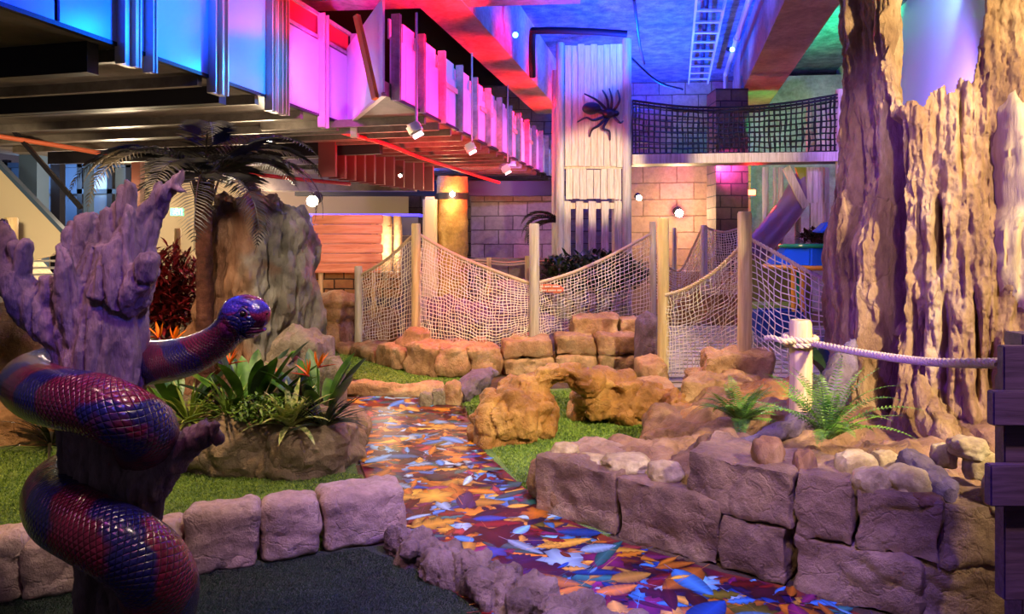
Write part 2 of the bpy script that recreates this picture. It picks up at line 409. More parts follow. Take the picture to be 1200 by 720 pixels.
# leaf printed walkway
PATH = gpoly([(900, 960), (700, 820), (600, 745), (520, 690), (470, 655), (440, 600), (428, 560), (416, 530), (408, 500), (392, 468), (540, 464), (549, 490), (562, 527), (604, 566), (650, 606), (722, 637), (845, 675), (932, 694), (1010, 725), (1130, 760), (1300, 960)])
b = BM(); slab(b, PATH, .001, .016)
m, nt, pb = newmat('path_print_ground'); co = coords(nt, (1, 1, 1)); n1 = N(nt, 'ShaderNodeTexNoise', Scale=5, Detail=4); nt.links.new(co, n1.inputs[0])
r = ramp(nt, n1.outputs[0], [(.35, '2a1030'), (.5, '6a1830'), (.65, '8a4018')]); nt.links.new(r.outputs[0], pb.inputs['Base Color']); pb.inputs['Roughness'].default_value = .35
path = struct('floor_path', b, m, sm=False); path['label'] = 'walkway printed all over with coloured autumn leaves'
def inpoly(p, poly):
    x, y = p; c = False; j = len(poly)-1
    for i in range(len(poly)):
        xi, yi = poly[i]; xj, yj = poly[j]
        if (yi > y) != (yj > y) and x < (xj-xi)*(y-yi)/(yj-yi)+xi: c = not c
        j = i
    return c
PAL = ['d0a850', 'c89c50', 'a87040', 'd8c078', 'a04048', '802840', '783058', '70a4d0', '98c0e0', '3c78b8', '60989c', 'b8ccdc', '604088', 'a85498', '94904c', 'ccb468', '483470', 'b87078']
WPAL = [9, 6, 3, 7, 7, 10, 9, 7, 6, 5, 6, 5, 5, 6, 5, 7, 4, 4]
def leafshape(b, cl, c, ang, L, kind, col, z, wr):
    ca, sa = math.cos(ang), math.sin(ang); n = 20 if kind == 'oak' else (10 if kind == 'simple' else 24)
    def tr(x, y): return (c[0]+(x*ca-y*sa)*L, c[1]+(x*sa+y*ca)*L, z)
    mid = tuple(min(1, v*1.3+.02) for v in col[:3])+(1,); edge = tuple(v*.72 for v in col[:3])+(1,)
    def put(f, cs):
        for lp, cc in zip(f.loops, cs): lp[cl] = cc
    if kind == 'maple':
        cv = b.verts.new(tr(0, 0)); ring = []
        for i in range(n):
            t = 2*PI*i/n; rr = .5*(.55+.45*abs(math.cos(2.5*t)))*(1 if i % 2 else .8); ring.append(b.verts.new(tr(rr*math.cos(t), rr*math.sin(t))))
        for i in range(n):
            put(b.faces.new((cv, ring[i], ring[(i+1) % n])), (mid, edge if i % 2 else col, col if i % 2 else edge))
        return
    top, ms, bot = [], [], []
    bend = random.uniform(-.12, .12)
    for i in range(n+1):
        x = -1+2*i/n; w = wr*max(0, 1-x*x)**.75*(1-.25*x)
        if kind == 'oak': w *= (.45+.55*abs(math.sin(x*PI*2.2+.4)))*1.35
        dx = (.12 if kind == 'oak' else 0)
        y0 = bend*(x*x)
        ms.append(b.verts.new(tr(x*.5, y0*.5))); top.append(b.verts.new(tr(x*.5+dx*w, (y0+w)*.5))); bot.append(b.verts.new(tr(x*.5+dx*w, (y0-w)*.5)))
    dk = tuple(v*.86 for v in col[:3])+(1,)
    for i in range(n):
        s = col if i % 2 else dk
        put(b.faces.new((ms[i], ms[i+1], top[i+1], top[i])), (mid, mid, edge, s))
        put(b.faces.new((bot[i], bot[i+1], ms[i+1], ms[i])), (s, edge, mid, mid))
    # stalk and midrib
    q = [b.verts.new(tr(x, y)[:2]+(z+.0004,)) for x, y in ((-.72, -.006), (.42, -.004), (.42, .004), (-.72, .006))]
    put(b.faces.new(q), [tuple(min(1, v*1.1+.12) for v in col[:3])+(1,)]*4)
def leafprint():
    b = BM(); cl = b.loops.layers.color.new('Col'); layers = []
    bx = (-2.0, 3.0, 2.2, 7.2); placed = []
    rnd = random.Random(3); n = 0
    for phase, cnt, sz in ((0, 700, (.2, .36)), (1, 1100, (.13, .26)), (2, 1100, (.07, .15))):
        for _ in range(cnt*6):
            if n >= (700, 1800, 2900)[phase]: break
            x = rnd.uniform(*bx[:2]); y = rnd.uniform(*bx[2:])
            L = rnd.uniform(*sz)
            if not inpoly((x, y), PATH): continue
            if any(not inpoly((x+dx*L*.45, y+dy*L*.45), PATH) for dx, dy in ((1, 0), (-1, 0), (0, 1), (0, -1))): continue
            n += 1; rad = L*.62; used = set()
            for (px, py, pr, ly) in placed:
                if (px-x)**2+(py-y)**2 < (pr+rad)**2: used.add(ly)
            mxl = max(used) if used else -1; ly = mxl+1
            if ly > 70: 
                ly = next((k for k in range(70, -1, -1) if k not in used), 70)
            placed.append((x, y, rad, ly))
            col = srgb(rnd.choices(PAL, WPAL)[0]); k = rnd.uniform(.8, 1.2); col = tuple(min(1, v*k) for v in col[:3])+(1,)
            kind = rnd.choices(['simple', 'oak', 'maple'], [6, 2.2, 1.2])[0]
            leafshape(b, cl, (x, y), rnd.uniform(0, 2*PI) if rnd.random() < .5 else rnd.gauss(0, .5), L, kind, col, .0168+ly*.00012, rnd.uniform(.22, .5))
    return b
mk('leaf_print', leafprint(), attrmat('leaf_print_ink', .32, .5), path, sm=False)
# ------------------------------------------------------------------ stone blocks edging the lawn
NB = ['leftmost stone block of the lawn edging, cut by the photo edge', 'second stone block from the left in the lawn edging, left of the snake sculpture', 'stone block of the lawn edging half hidden behind the snake coil', 'narrow stone block of the lawn edging just right of the dead tree trunk',
      'widest pinkish stone block in the middle of the lawn edging', 'square pinkish stone block with a short dark slot near its top', 'rounded stone block ending the lawn edging beside the leaf walkway']
fx = [(-75, 19, 716, 712, .30), (22, 92, 712, 698, .27), (95, 150, 698, 690, .27), (153, 210, 689, 682, .27), (213, 305, 682, 668, .315), (308, 378, 668, 655, .30), (381, 478, 654, 634, .29)]
for i, (x0, x1, y0, y1, h) in enumerate(fx):
    a, c = G(x0, y0), G(x1, y1); d = (c-a).normalized(); nrm = V((-d.y, d.x, 0))*(.2 if i < 6 else .3)
    bmq = qblock([a, c, c+nrm, a+nrm], 0, h, seed=i+3, rnd=.05, amp=.022, res=.014)
    one('stone_block', bmq, M['pinklitstone'], NB[i], 'stone block', 'stone blocks edging the lawn')
# purple kerb
el = []
for i, (px, py, r) in enumerate([(452, 662, .1), (470, 672, .11), (495, 686, .12), (527, 700, .13), (560, 716, .13), (600, 738, .15), (650, 765, .15), (700, 798, .16), (760, 840, .17)]):
    g = G(px, py); el.append((g+V((.08, .1, .02)), (r, r, .14+.01*(i % 2)+(.0 if i else .0))))
one('rock_kerb', blob(el, .014, .045, 7, 5, .05, 9, 2, ridge=.02), M['kerbstone'], 'low purplish rough rock kerb between dark turf and leaf walkway', 'kerb')
# ------------------------------------------------------------------ retaining wall on the right
A0, B0, C0, D0 = V((.125, 4.0, 0)), V((1.27, 3.1, 0)), V((1.75, 2.77, 0)), V((2.45, 2.86, 0))
def onl(p, q, px):
    # point on line pq (plan) seen at pixel column px
    k = (px-HX)/F; d = q-p; t = (k*p.y-p.x)/(d.x-k*d.y); return p+d*t
wall = thing('stone_retaining_wall', 'two course wall of rough hewn blocks holding up the raised rock bed', 'wall', (1.2, 3.2, 0))
d1 = (B0-A0).normalized(); n1_ = V((-d1.y, d1.x, 0)); d2 = (C0-B0).normalized(); n2_ = V((-d2.y, d2.x, 0)); d3 = (D0-C0).normalized(); n3_ = V((-d3.y, d3.x, 0))
sd = 20
def wb(p, q, nr, z0, z1, dep=.34, **k):
    global sd; sd += 1
    g = .006*(q-p).normalized()
    mk('block', qblock([p+g, q-g, q-g+nr*dep, p+g+nr*dep], z0, z1, seed=sd, rnd=.014, amp=.022, fac=.05, res=.015, **k), M['wallstone'], wall)
w0 = [onl(A0, B0, x) for x in (627, 722, 843, 930)]
wb(w0[0], w0[1], n1_, 0, .335, .5); wb(w0[1], w0[2], n1_, 0, .325, .45); wb(w0[2], w0[3]-d1*.03, n1_, 0, .27)
u0 = [onl(A0, B0, x) for x in (800, 928)]
wb(u0[0]+n1_*.04, u0[1]+n1_*.0, n1_, .275, .53, .42)
wb(w0[3]+d2*.0, C0-d2*.08, n2_, 0, .255, .3); wb(w0[3]+n2_*.01, onl(B0, C0, 1000)+n2_*.01, n2_, .26, .545, .35); wb(onl(B0, C0, 1002), C0, n2_, .26, .52, .35)
wb(C0-d2*.06+n3_*.03, D0, n3_, 0, .25); wb(C0+d3*.02+n3_*.03, D0-d3*.3, n3_, .255, .50)
# raised bed behind it
el = [((1.55, 3.75, .22), (.75, .55, .27)), ((2.2, 3.5, .2), (.7, .55, .3)), ((1.0, 4.1, .12), (.6, .45, .26)), ((.55, 4.15, .1), (.45, .3, .22)), ((2.2, 4.6, .15), (1.2, .9, .3)), ((1.6, 4.9, .1), (.7, .7, .3)), ((3.2, 4.4, .2), (1, 1.3, .35)), ((1.75, 5.6, .05), (.5, .5, .3))]
one('rock_bed', blob(el, .028, .06, 3.5, 9, .12, 3.2, 3, ridge=.03), stone('bed_rock', ['6a4c34', '967050', 'b89470'], 2.4, .6, .8, .03), 'raised brown rock bed under the giant trunk behind the block wall', 'rock bed')
def pebble(px, py, w, h, Y, lab, seed, mat='pebble', rz=0, dep=1.0, grp='loose rocks lying on the raised bed'):
    """py = bottom pixel"""
    rx = w/2*Y/F*1.08; rzz = h/2*Y/F*(.95 if Y > 3.6 else 1.25); p = P(px, py, Y)
    return one('loose_rock', rock((p.x, p.y, p.z), (rx, rx*dep, rzz), seed, 4, .14, .2, rz), M[mat], lab, 'rock', grp)
for k, a in enumerate([(900, 553, 38, 36, 3.3, 'round dark brown rock on top of the wall left of the fern'), (943, 566, 28, 34, 3.2, 'small brown pointed rock below the fern, right of the round brown one'), (1004, 573, 50, 38, 3.15, 'large pale yellow rock just right below the fern'),
     (1039, 558, 36, 26, 3.3, 'pale rock behind the front row, right of the fern'), (1021, 584, 44, 32, 2.98, 'pale angular rock at the front edge of the wall, left of its twin'), (1062, 584, 50, 32, 2.95, 'pale banded rock at the front edge of the wall beside the dark log shaped rock'),
     (1106, 548, 30, 24, 3.1, 'small pale rock between the dark log shaped rock and the stacked rocks'), (1147, 562, 36, 32, 3.0, 'lower of the two stacked pale rocks near the purple fence'), (1135, 536, 42, 20, 3.0, 'flat pale rock topping the stack near the purple fence'), (1168, 600, 32, 40, 2.85, 'pale rock on the wall end right beside the purple fence'),
     (1088, 593, 34, 12, 2.84, 'thin flat brown stone chip on the wall corner'), (662, 535, 34, 18, 4.1, 'brownish rock at the far left tip of the low wall'), (690, 549, 46, 18, 3.95, 'flat pale rock lying second from the left tip of the low wall'), (735, 554, 60, 24, 3.85, 'long flat pale rock in the middle of the low wall top'), (779, 566, 42, 28, 3.65, 'rounded pale rock against the raised block of the wall'), (716, 532, 38, 12, 4.25, 'small flat rock at the lawn edge behind the low wall')]):
    pebble(*a, seed=k+30, dep=.8, mat='pebble' if k not in (0, 1, 10) else 'brownrock')
b = BM(); p, q = P(1058, 540, 3.2), P(1112, 580, 2.86)
pts = cat([p, lerp(p, q, .33)+V((0, 0, .02)), lerp(p, q, .7), q], 10)
tube(b, pts, [.03, .055, .065, .07, .072, .07, .068, .06, .05, .025], 14)
bmesh.ops.subdivide_edges(b, edges=b.edges[:], cuts=2, use_grid_fill=True); displace(b, .03, 7, 4, ridge=.01, rsc=12)
one('log_shaped_rock', b, M['purplerock'], 'dark grey elongated rock shaped like a log on the wall corner', 'rock')
# ------------------------------------------------------------------ giant hollow trunk
TC = V((3.14, 4.8, 0)); TR = .76
def th_of(px, r=None):
    r = r or TR; best = None
    for k in range(1700, 2900):
        t = R(k/10); x = TC.x+r*math.cos(t); y = TC.y+r*math.sin(t); p = HX+x/y*F
        if best is None or abs(p-px) < best[0]: best = (abs(p-px), k/10)
        if k > 1850 and p > px: break
    return best[1]
def pieces(pts, x):
    if x <= pts[0][0]: return pts[0][1]
    for (a, b_), (c, d) in zip(pts, pts[1:]):
        if x <= c: return lerp(b_, d, (x-a)/(c-a))
    return pts[-1][1]
GROOVES = [(th_of(p), w_, d_, Z(yb, 4.2), Z(ya, 4.2), wb_, k) for k, (p, w_, d_, ya, yb, wb_) in enumerate([
    (1012, .8, .13, -200, 480, .8), (1036, 2.2, .22, 100, 520, .7), (1048, 4.2, .34, 128, 400, .5), (1046, 3.2, .26, 390, 500, .9), (1101, 1.3, .17, 225, 330, .6), (1064, .9, .08, 130, 420, 1.2), (1074, 1.0, .10, 350, 480, 2), (1086, .9, .09, 360, 510, 2), (1108, 1.2, .10, 340, 470, 1.5),
    (1142, .9, .08, 330, 470, .8), (1160, 1.2, .07, 380, 510, 1.5), (1128, .8, .05, 90, 230, 1.5), (1000, .7, .05, 150, 420, 1.5)])]
th1060 = th_of(1058); th1030 = th_of(1032)
RIMP = [(1036, -500), (1039, -100), (1041, 60), (1045, 108), (1051, 130), (1058, 126), (1066, 123), (1075, 118), (1080, 127), (1087, 124), (1092, 110), (1106, 99), (1109, 111), (1118, 108), (1124, 91), (1132, 97), (1141, 96), (1146, 72), (1153, 30), (1158, -30), (1175, -500)]
def trunk():
    b = BM(); t0, t1, nt_ = R(140), R(352), 400; z0, z1, nz = .1, 4.3, 380
    def rad(th, z):
        d = math.degrees(th); r = TR+.04*math.sin(z*1.3+.6)
        r += .14*max(0, 1-z/1.0)**2                      # flare at the foot
        r += .09*fr(V((d/13, z*.7, 3)), 4)
        sl = .45 if d < th1030 else 1; r += .022*fr(V((d/5, z*1.1, 9)), 5)
        r += sl*.038*fr(V((d/8, z*5.5, 19)), 5)
        r += .011*fr(V((d/1.5, z*9, 1)), 5)
        r += .05*(1/(1+math.exp(-(d-th1060)*1.2))); r -= .014*max(0, 1-abs(noise.noise(V((d/5.5, z*.9, 41))))*7)
        for (c, w_, dep, za, zb, wob, k) in GROOVES:
            if z < za or z > zb: continue
            e = min(1, (z-za)/.12, (zb-z)/.12); cc = c+wob*noise.noise(V((z*1.6, k*5, 0)))*2; u = abs(d-cc)/w_
            if u < 3: r -= dep*e*math.exp(-u**3)
        if z < 1.7:
            q = V((d/4, z*4.5, 5)); dd, _ = noise.voronoi(q); r += .05*(.4-dd[0])*min(1, 1.7-z)
        if d < 217 and z < 1.9: r += .04*math.exp(-((z-1.55)/.25)**2)*(1 if d < 205 else .3)
        return r
    G_ = []
    for j in range(nz+1):
        row = []
        for i in range(nt_+1):
            th = lerp(t0, t1, i/nt_); z = lerp(z0, z1, j/nz); r = rad(th, z)
            row.append((TC.x+r*math.cos(th), TC.y+r*math.sin(th), z))
        G_.append(row)
    def open_(i, j):
        th = lerp(t0, t1, i/nt_); z = lerp(z0, z1, j/nz); d = math.degrees(th)
        if d < 195 or d > 290: return False
        x = TC.x+TR*math.cos(th); y = TC.y+TR*math.sin(th); px = HX+x/y*F; py = HY-(z-EYE)/y*F
        return py < pieces(RIMP, px)+3*noise.noise(V((px*.22, py*.03, 0)))
    T = .11
    inner = {}
    outer = {}
    def vo(i, j):
        if (i, j) not in outer: outer[(i, j)] = b.verts.new(G_[j][i])
        return outer[(i, j)]
    def vi(i, j):
        if (i, j) not in inner:
            th = lerp(t0, t1, i/nt_); a = V(G_[j][i]); r = (a-V((TC.x, TC.y, a.z))).length-.055; z = lerp(z0, z1, j/nz); inner[(i, j)] = b.verts.new((TC.x+r*math.cos(th), TC.y+r*math.sin(th), z))
        return inner[(i, j)]
    K = {(i, j) for i in range(nt_) for j in range(nz) if not open_(i+.5, j+.5)}
    for (i, j) in K:
        b.faces.new((vo(i, j), vo(i+1, j), vo(i+1, j+1), vo(i, j+1)))
        b.faces.new((vi(i, j+1), vi(i+1, j+1), vi(i+1, j), vi(i, j)))
        for (di, dj, e) in ((-1, 0, ((i, j+1), (i, j))), (1, 0, ((i+1, j), (i+1, j+1))), (0, -1, ((i, j), (i+1, j))), (0, 1, ((i+1, j+1), (i, j+1)))):
            if (i+di, j+dj) not in K:
                (a, c), (d, e2) = e; b.faces.new((vo(d, e2), vo(a, c), vi(a, c), vi(d, e2)))
    rim = [v for v in b.verts if any(abs(e.calc_face_angle(0)) > 1.0 for e in v.link_edges)]
    for _ in range(2): bmesh.ops.smooth_vert(b, verts=rim, factor=.5, use_axis_x=True, use_axis_y=True, use_axis_z=True)
    return b
tk = thing('giant_hollow_trunk', 'huge pale brown hollow tree trunk with a jagged opening and deep grooves', 'tree trunk', (3.12, 4.8, .3))
mk('trunk_shell', trunk(), M['bark'], tk, ang=80)
# bare heartwood face on the right side of the trunk
b = BM(); LE = [(88, 1200), (94, 1190), (110, 1174), (125, 1163), (187, 1157), (240, 1160), (273, 1141), (320, 1147), (360, 1168), (385, 1200), (400, 1230)]
nU, nV_ = 50, 80; g_ = {}
for j in range(nV_+1):
    py = lerp(90, 398, 1-j/nV_); z = Z(py, 4.03); th0 = th_of(pieces(LE, py)+4*noise.noise(V((py*.06, 0, 0)))); th1 = 312-10*abs(j/nV_-.6)
    for i in range(nU+1):
        u = i/nU; th = R(lerp(th0, th1, u**1.3)); e = min(u*4, (1-u)*6, j/nV_*8, (1-j/nV_)*8, 1)
        r = TR+.075+.09*fr(V((lerp(th0, th1, u)/13, z*.7, 3)), 4)-.16*(1-e)**1.2+.02*fr(V((math.degrees(th)/5, z*.8, 7)), 4)+.05*math.sin(u*PI)
        g_[i, j] = b.verts.new((TC.x+r*math.cos(th), TC.y+r*math.sin(th), z))
for j in range(nV_):
    for i in range(nU): b.faces.new((g_[i, j], g_[i+1, j], g_[i+1, j+1], g_[i, j+1]))
mk('heartwood', b, M['heartwood'], tk, ang=80, label='smooth pale bare wood patch')
# roots
def root(pts, rads, seed, mat='bark'):
    b = BM(); p = cat(pts, 28); tube(b, p, [x[0] for x in cat([(r, 0) for r in rads], 28)], 20)
    bmesh.ops.subdivide_edges(b, edges=b.edges[:], cuts=1, use_grid_fill=True); displace(b, .04, 5, seed, stretch=(1, 1, .5), ridge=.02, rsc=8); return b
mk('root', root([P(1000, 400, 4.35), P(985, 440, 4.2), P(963, 474, 4.0), P(930, 500, 3.85), P(885, 517, 3.75), P(845, 530, 3.7)], [.03, .08, .095, .085, .06, .02], 3), M['purplerock'], tk)
mk('root', root([P(1075, 440, 4.05), P(1090, 480, 3.98), P(1105, 510, 3.85), P(1125, 530, 3.75)], [.03, .06, .08, .04], 6), M['bark'], tk)
def pillarmat():
    m = stone('pillar_paint', ['6a4632', '9b6f50', 'bd9878'], 1.6, .7, .9, .04, stretch=(2, 2, .6)); nt = m.node_tree; L = nt.links; b = nt.nodes['Principled BSDF']
    t = nt.nodes.new('ShaderNodeTexCoord'); sp_ = N(nt, 'ShaderNodeSeparateXYZ'); L.new(t.outputs['Object'], sp_.inputs[0]); n = N(nt, 'ShaderNodeTexNoise', Scale=3); L.new(t.outputs['Object'], n.inputs[0])
    ad = N(nt, 'ShaderNodeMath', operation='MULTIPLY_ADD'); ad.inputs[1].default_value = .9; L.new(n.outputs[0], ad.inputs[0]); L.new(sp_.outputs[0], ad.inputs[2])
    f = ramp(nt, ad.outputs[0], [(.52, (0, 0, 0)), (.72, (1, 1, 1))]); old = b.inputs['Base Color'].links[0].from_socket
    g = N(nt, 'ShaderNodeMix', data_type='RGBA', blend_type='MIX'); n2 = N(nt, 'ShaderNodeTexNoise', Scale=6, Detail=7); L.new(t.outputs['Object'], n2.inputs[0]); r2 = ramp(nt, n2.outputs[0], [(.3, '5c584c'), (.7, 'a8a494')])
    L.new(f.outputs[0], g.inputs[0]); L.new(old, g.inputs[6]); L.new(r2.outputs[0], g.inputs[7]); L.new(g.outputs[2], b.inputs['Base Color']); return m
# ------------------------------------------------------------------ dead tree sculpture with the snake
SY = 2.12
dt = thing('dead_tree_sculpture', 'purple lit carved dead tree with broken branches, wrapped by the snake', 'tree sculpture', (X(140, SY), SY, 0))
def limb(b, pts, n=24, sides=14):
    """pts: (px,py,dY,rpx)"""
    q = cat([(*P(p[0], p[1], SY+p[2]), p[3]*SY/F) for p in pts], n); tube(b, [x[:3] for x in q], [max(.004, x[3]) for x in q], sides)
b = BM()
limb(b, [(150, 940, 0, 75), (143, 860, 0, 54), (143, 760, 0, 46), (138, 660, .02, 44), (130, 560, .02, 44), (120, 480, .02, 46), (125, 420, .02, 45), (132, 370, .03, 40), (138, 320, .05, 38), (140, 285, .05, 34)], 40)
limb(b, [(115, 470, .0, 40), (95, 410, .02, 30), (60, 378, .0, 24), (30, 352, -.03, 19), (12, 318, -.03, 16), (6, 285, -.02, 13), (2, 255, -.01, 7)], 26)   # big left branch
limb(b, [(18, 330, -.03, 12), (24, 305, -.04, 9), (27, 283, -.05, 6)], 8); limb(b, [(24, 306, -.04, 7), (21, 290, -.05, 8), (20, 290, -.04, 3)], 5)
limb(b, [(60, 378, .0, 20), (46, 350, .0, 14), (41, 330, .0, 9)], 8); limb(b, [(55, 365, -.02, 12), (54, 340, -.03, 10), (53, 326, -.04, 6)], 8)
limb(b, [(12, 300, -.02, 10), (-12, 300, 0, 9), (-40, 280, 0, 7)], 8)
limb(b, [(95, 400, -.03, 18), (82, 350, -.05, 13), (76, 310, -.06, 9), (68, 285, -.05, 4)], 14)
for (x, y, dy, r, xb) in ((84, 262, .06, 11, 95), (99, 250, .07, 12, 105), (114, 252, .08, 10, 115), (127, 246, .08, 9, 126), (138, 238, .09, 9, 136), (151, 214, .07, 9, 150)):
    limb(b, [(xb, 370, .05, 22), (lerp(x, xb, .5), 310, .06, 14), (x, y+14, dy, r), (x, y, dy, r*.55)], 16)   # hand like crown
limb(b, [(138, 345, -.01, 34), (142, 305, -.03, 25), (148, 275, -.03, 15), (154, 240, -.01, 5)], 14); limb(b, [(125, 350, -.03, 16), (126, 310, -.045, 10), (128, 290, -.05, 5)], 8)
limb(b, [(145, 350, -.02, 28), (168, 322, -.06, 17), (173, 306, -.08, 12), (175, 300, -.09, 9)], 12)   # short stub, right
limb(b, [(150, 320, .03, 22), (172, 262, .05, 14), (188, 236, .05, 11), (205, 215, .04, 9), (216, 196, .04, 3)], 18)
limb(b, [(186, 240, .05, 9), (185, 222, .06, 8), (184, 210, .06, 4)], 8); limb(b, [(203, 218, .04, 8), (220, 226, .02, 3)], 6)
limb(b, [(150, 620, .0, 30), (175, 560, -.02, 28), (205, 530, -.04, 20), (235, 510, -.06, 15), (252, 503, -.07, 11)], 16)   # broken branch pointing right
limb(b, [(240, 505, -.06, 8), (256, 497, -.08, 4)], 5); limb(b, [(240, 515, -.06, 8), (261, 513, -.06, 4)], 5); limb(b, [(215, 520, -.04, 12), (244, 491, -.03, 5)], 5)
b = remesh(b, .0062, 4)
b.normal_update(); mv = []
for v in b.verts:
    c = v.co; d = .014*fr(V((c.x*9, c.y*9, c.z*3.2)), 5)+.009*fr(V((c.x*38, c.y*38, c.z*9)), 4)
    d -= .014*max(0, 1-abs(noise.noise(V((c.x*16, c.y*16, c.z*2.6))))*6); mv.append(c+v.normal*d)
for v, c in zip(b.verts, mv): v.co = c
mk('trunk', b, M['deadtree'], dt, ang=80)
# snake
def snakemat():
    m, nt, b = newmat('painted_snake_scales'); L = nt.links
    uv = nt.nodes.new('ShaderNodeUVMap'); sp = N(nt, 'ShaderNodeSeparateXYZ'); L.new(uv.outputs[0], sp.inputs[0])
    NU, PL = 42.0, .0135
    def mth(op, a, b_=None, c=None):
        n = N(nt, 'ShaderNodeMath', operation=op)
        for i, x in enumerate((a, b_, c)):
            if x is None: continue
            if isinstance(x, (int, float)): n.inputs[i].default_value = x
            else: L.new(x, n.inputs[i])
        return n.outputs[0]
    u = mth('MULTIPLY', sp.outputs[0], NU/2); v = mth('DIVIDE', sp.outputs[1], PL)
    a = mth('ADD', u, v); c = mth('SUBTRACT', u, v)
    fa = mth('FRACT', a); fc = mth('FRACT', c)
    ea = mth('MINIMUM', fa, mth('SUBTRACT', 1, fa)); ec = mth('MINIMUM', fc, mth('SUBTRACT', 1, fc))
    e = mth('MINIMUM', ea, ec)
    dome = mth('POWER', mth('MULTIPLY', e, 2), .45)
    # saddles: blotches along the back
    co = coords(nt); nz = N(nt, 'ShaderNodeTexNoise', Scale=9, Detail=2); L.new(co, nz.inputs[0])
    uu = mth('COSINE', mth('MULTIPLY', sp.outputs[0], 4*PI)); s = mth('SINE', mth('ADD', mth('MULTIPLY', sp.outputs[1], 2*PI/.26), mth('MULTIPLY', uu, 1.3)))
    w = mth('ADD', mth('ADD', mth('MULTIPLY', s, .55), mth('MULTIPLY', uu, .0)), mth('MULTIPLY', mth('SUBTRACT', nz.outputs[0], .5), 2.2))
    r = ramp(nt, w, [(-0.0, (.20, .008, .045)), (.12, (.09, .012, .11)), (.24, (.012, .010, .15))])
    dk = ramp(nt, e, [(0, (.25, .2, .25)), (.10, (1, 1, 1))])
    # each scale a touch different
    cb = N(nt, 'ShaderNodeCombineXYZ'); L.new(mth('FLOOR', a), cb.inputs[0]); L.new(mth('FLOOR', c), cb.inputs[1])
    wn = N(nt, 'ShaderNodeTexWhiteNoise'); L.new(cb.outputs[0], wn.inputs[0]); tv = ramp(nt, wn.outputs[0], [(0, (.6, .6, .6)), (1, (1, 1, 1))])
    m1 = N(nt, 'ShaderNodeMix', data_type='RGBA', blend_type='MULTIPLY'); m1.inputs[0].default_value = 1; L.new(r.outputs[0], m1.inputs[6]); L.new(dk.outputs[0], m1.inputs[7])
    m2 = N(nt, 'ShaderNodeMix', data_type='RGBA', blend_type='MULTIPLY'); m2.inputs[0].default_value = 1; L.new(m1.outputs[2], m2.inputs[6]); L.new(tv.outputs[0], m2.inputs[7])
    L.new(m2.outputs[2], b.inputs['Base Color']); b.inputs['Roughness'].default_value = .27; b.inputs['Specular IOR Level'].default_value = .8
    b.inputs['Coat Weight'].default_value = .3; b.inputs['Coat Roughness'].default_value = .15
    bump(nt, b, dome, .9, .004)
    return m
SM = snakemat()
sp = [(306, 384, 1.96, 13), (300, 380, 1.96, 21), (291, 372, 1.955, 26), (281, 374, 1.955, 25), (270, 386, 1.965, 20), (252, 402, 2.0, 20), (225, 416, 2.06, 23), (190, 424, 2.18, 25), (150, 426, 2.34, 28), (100, 430, 2.40, 30), (58, 438, 2.36, 31), (36, 448, 2.24, 32),
      (50, 460, 2.04, 34), (78, 468, 1.95, 35), (110, 474, 1.92, 36), (145, 488, 1.92, 36), (170, 505, 2.0, 35), (168, 525, 2.16, 35), (140, 545, 2.32, 36), (95, 560, 2.32, 37), (70, 575, 2.18, 37), (74, 600, 2.02, 38), (105, 620, 1.95, 39), (142, 638, 1.93, 41), (175, 664, 1.96, 42), (187, 700, 2.06, 43), (165, 745, 2.24, 46), (110, 775, 2.34, 46), (60, 800, 2.2, 45), (70, 845, 2.0, 42), (130, 875, 1.9, 36), (200, 890, 1.98, 28), (235, 900, 2.15, 18), (220, 908, 2.3, 7)]
NS = 420
q = cat([(*P(a, b_, y), r*y/F) for a, b_, y, r in sp], NS)
sn = thing('snake_sculpture', 'glossy crimson and violet scaled giant snake coiled around the dead tree', 'snake sculpture', (X(140, SY), SY-.02, 0))
b = BM(); ell = [1]*NS
rads = [x[3] for x in q]
tube(b, [x[:3] for x in q], rads, 36, uv=True, ell=ell)
# nose rounding: extra cap rings
mk('body', b, SM, sn, ang=80)
hm, nt, hb = newmat('snake_head_lit_top'); co = coords(nt, (1, 1, 1)); v = N(nt, 'ShaderNodeTexVoronoi', Scale=85); v2 = N(nt, 'ShaderNodeTexVoronoi', Scale=85, feature='DISTANCE_TO_EDGE'); nt.links.new(co, v.inputs[0]); nt.links.new(co, v2.inputs[0])
ge = N(nt, 'ShaderNodeSeparateXYZ'); nt.links.new(co, ge.inputs[0]); nz = N(nt, 'ShaderNodeTexNoise', Scale=20); nt.links.new(co, nz.inputs[0])
ad = N(nt, 'ShaderNodeMath', operation='MULTIPLY_ADD'); ad.inputs[1].default_value = .02; nt.links.new(nz.outputs[0], ad.inputs[0]); nt.links.new(ge.outputs[2], ad.inputs[2])
HZ = Z(372, 1.95)
mr = N(nt, 'ShaderNodeMapRange'); mr.inputs[1].default_value = HZ-.06; mr.inputs[2].default_value = HZ+.08; nt.links.new(ad.outputs[0], mr.inputs[0])
r = ramp(nt, mr.outputs[0], [(.0, (.1, .012, .06)), (.60, (.25, .02, .08)), (.66, (.05, .03, .35)), (1, (.06, .05, .45))])  # crimson head; blue-violet light on its top is put into the upper stops
dk = ramp(nt, v2.outputs[0], [(0, (.3, .3, .3)), (.08, (1, 1, 1))]); mx = N(nt, 'ShaderNodeMix', data_type='RGBA', blend_type='MULTIPLY'); mx.inputs[0].default_value = 1
nt.links.new(r.outputs[0], mx.inputs[6]); nt.links.new(dk.outputs[0], mx.inputs[7]); nt.links.new(mx.outputs[2], hb.inputs['Base Color']); hb.inputs['Roughness'].default_value = .25; hb.inputs['Coat Weight'].default_value = .4
bump(nt, hb, v2.outputs[0], .5, .004)
def hp(px, py, dy): return P(px, py, 1.95+dy)
def HR(rx, ry=0, rz=0): return Quaternion((0, 1, 0), R(rx)) @ Quaternion((0, 0, 1), R(rz))
k = 1.95/F
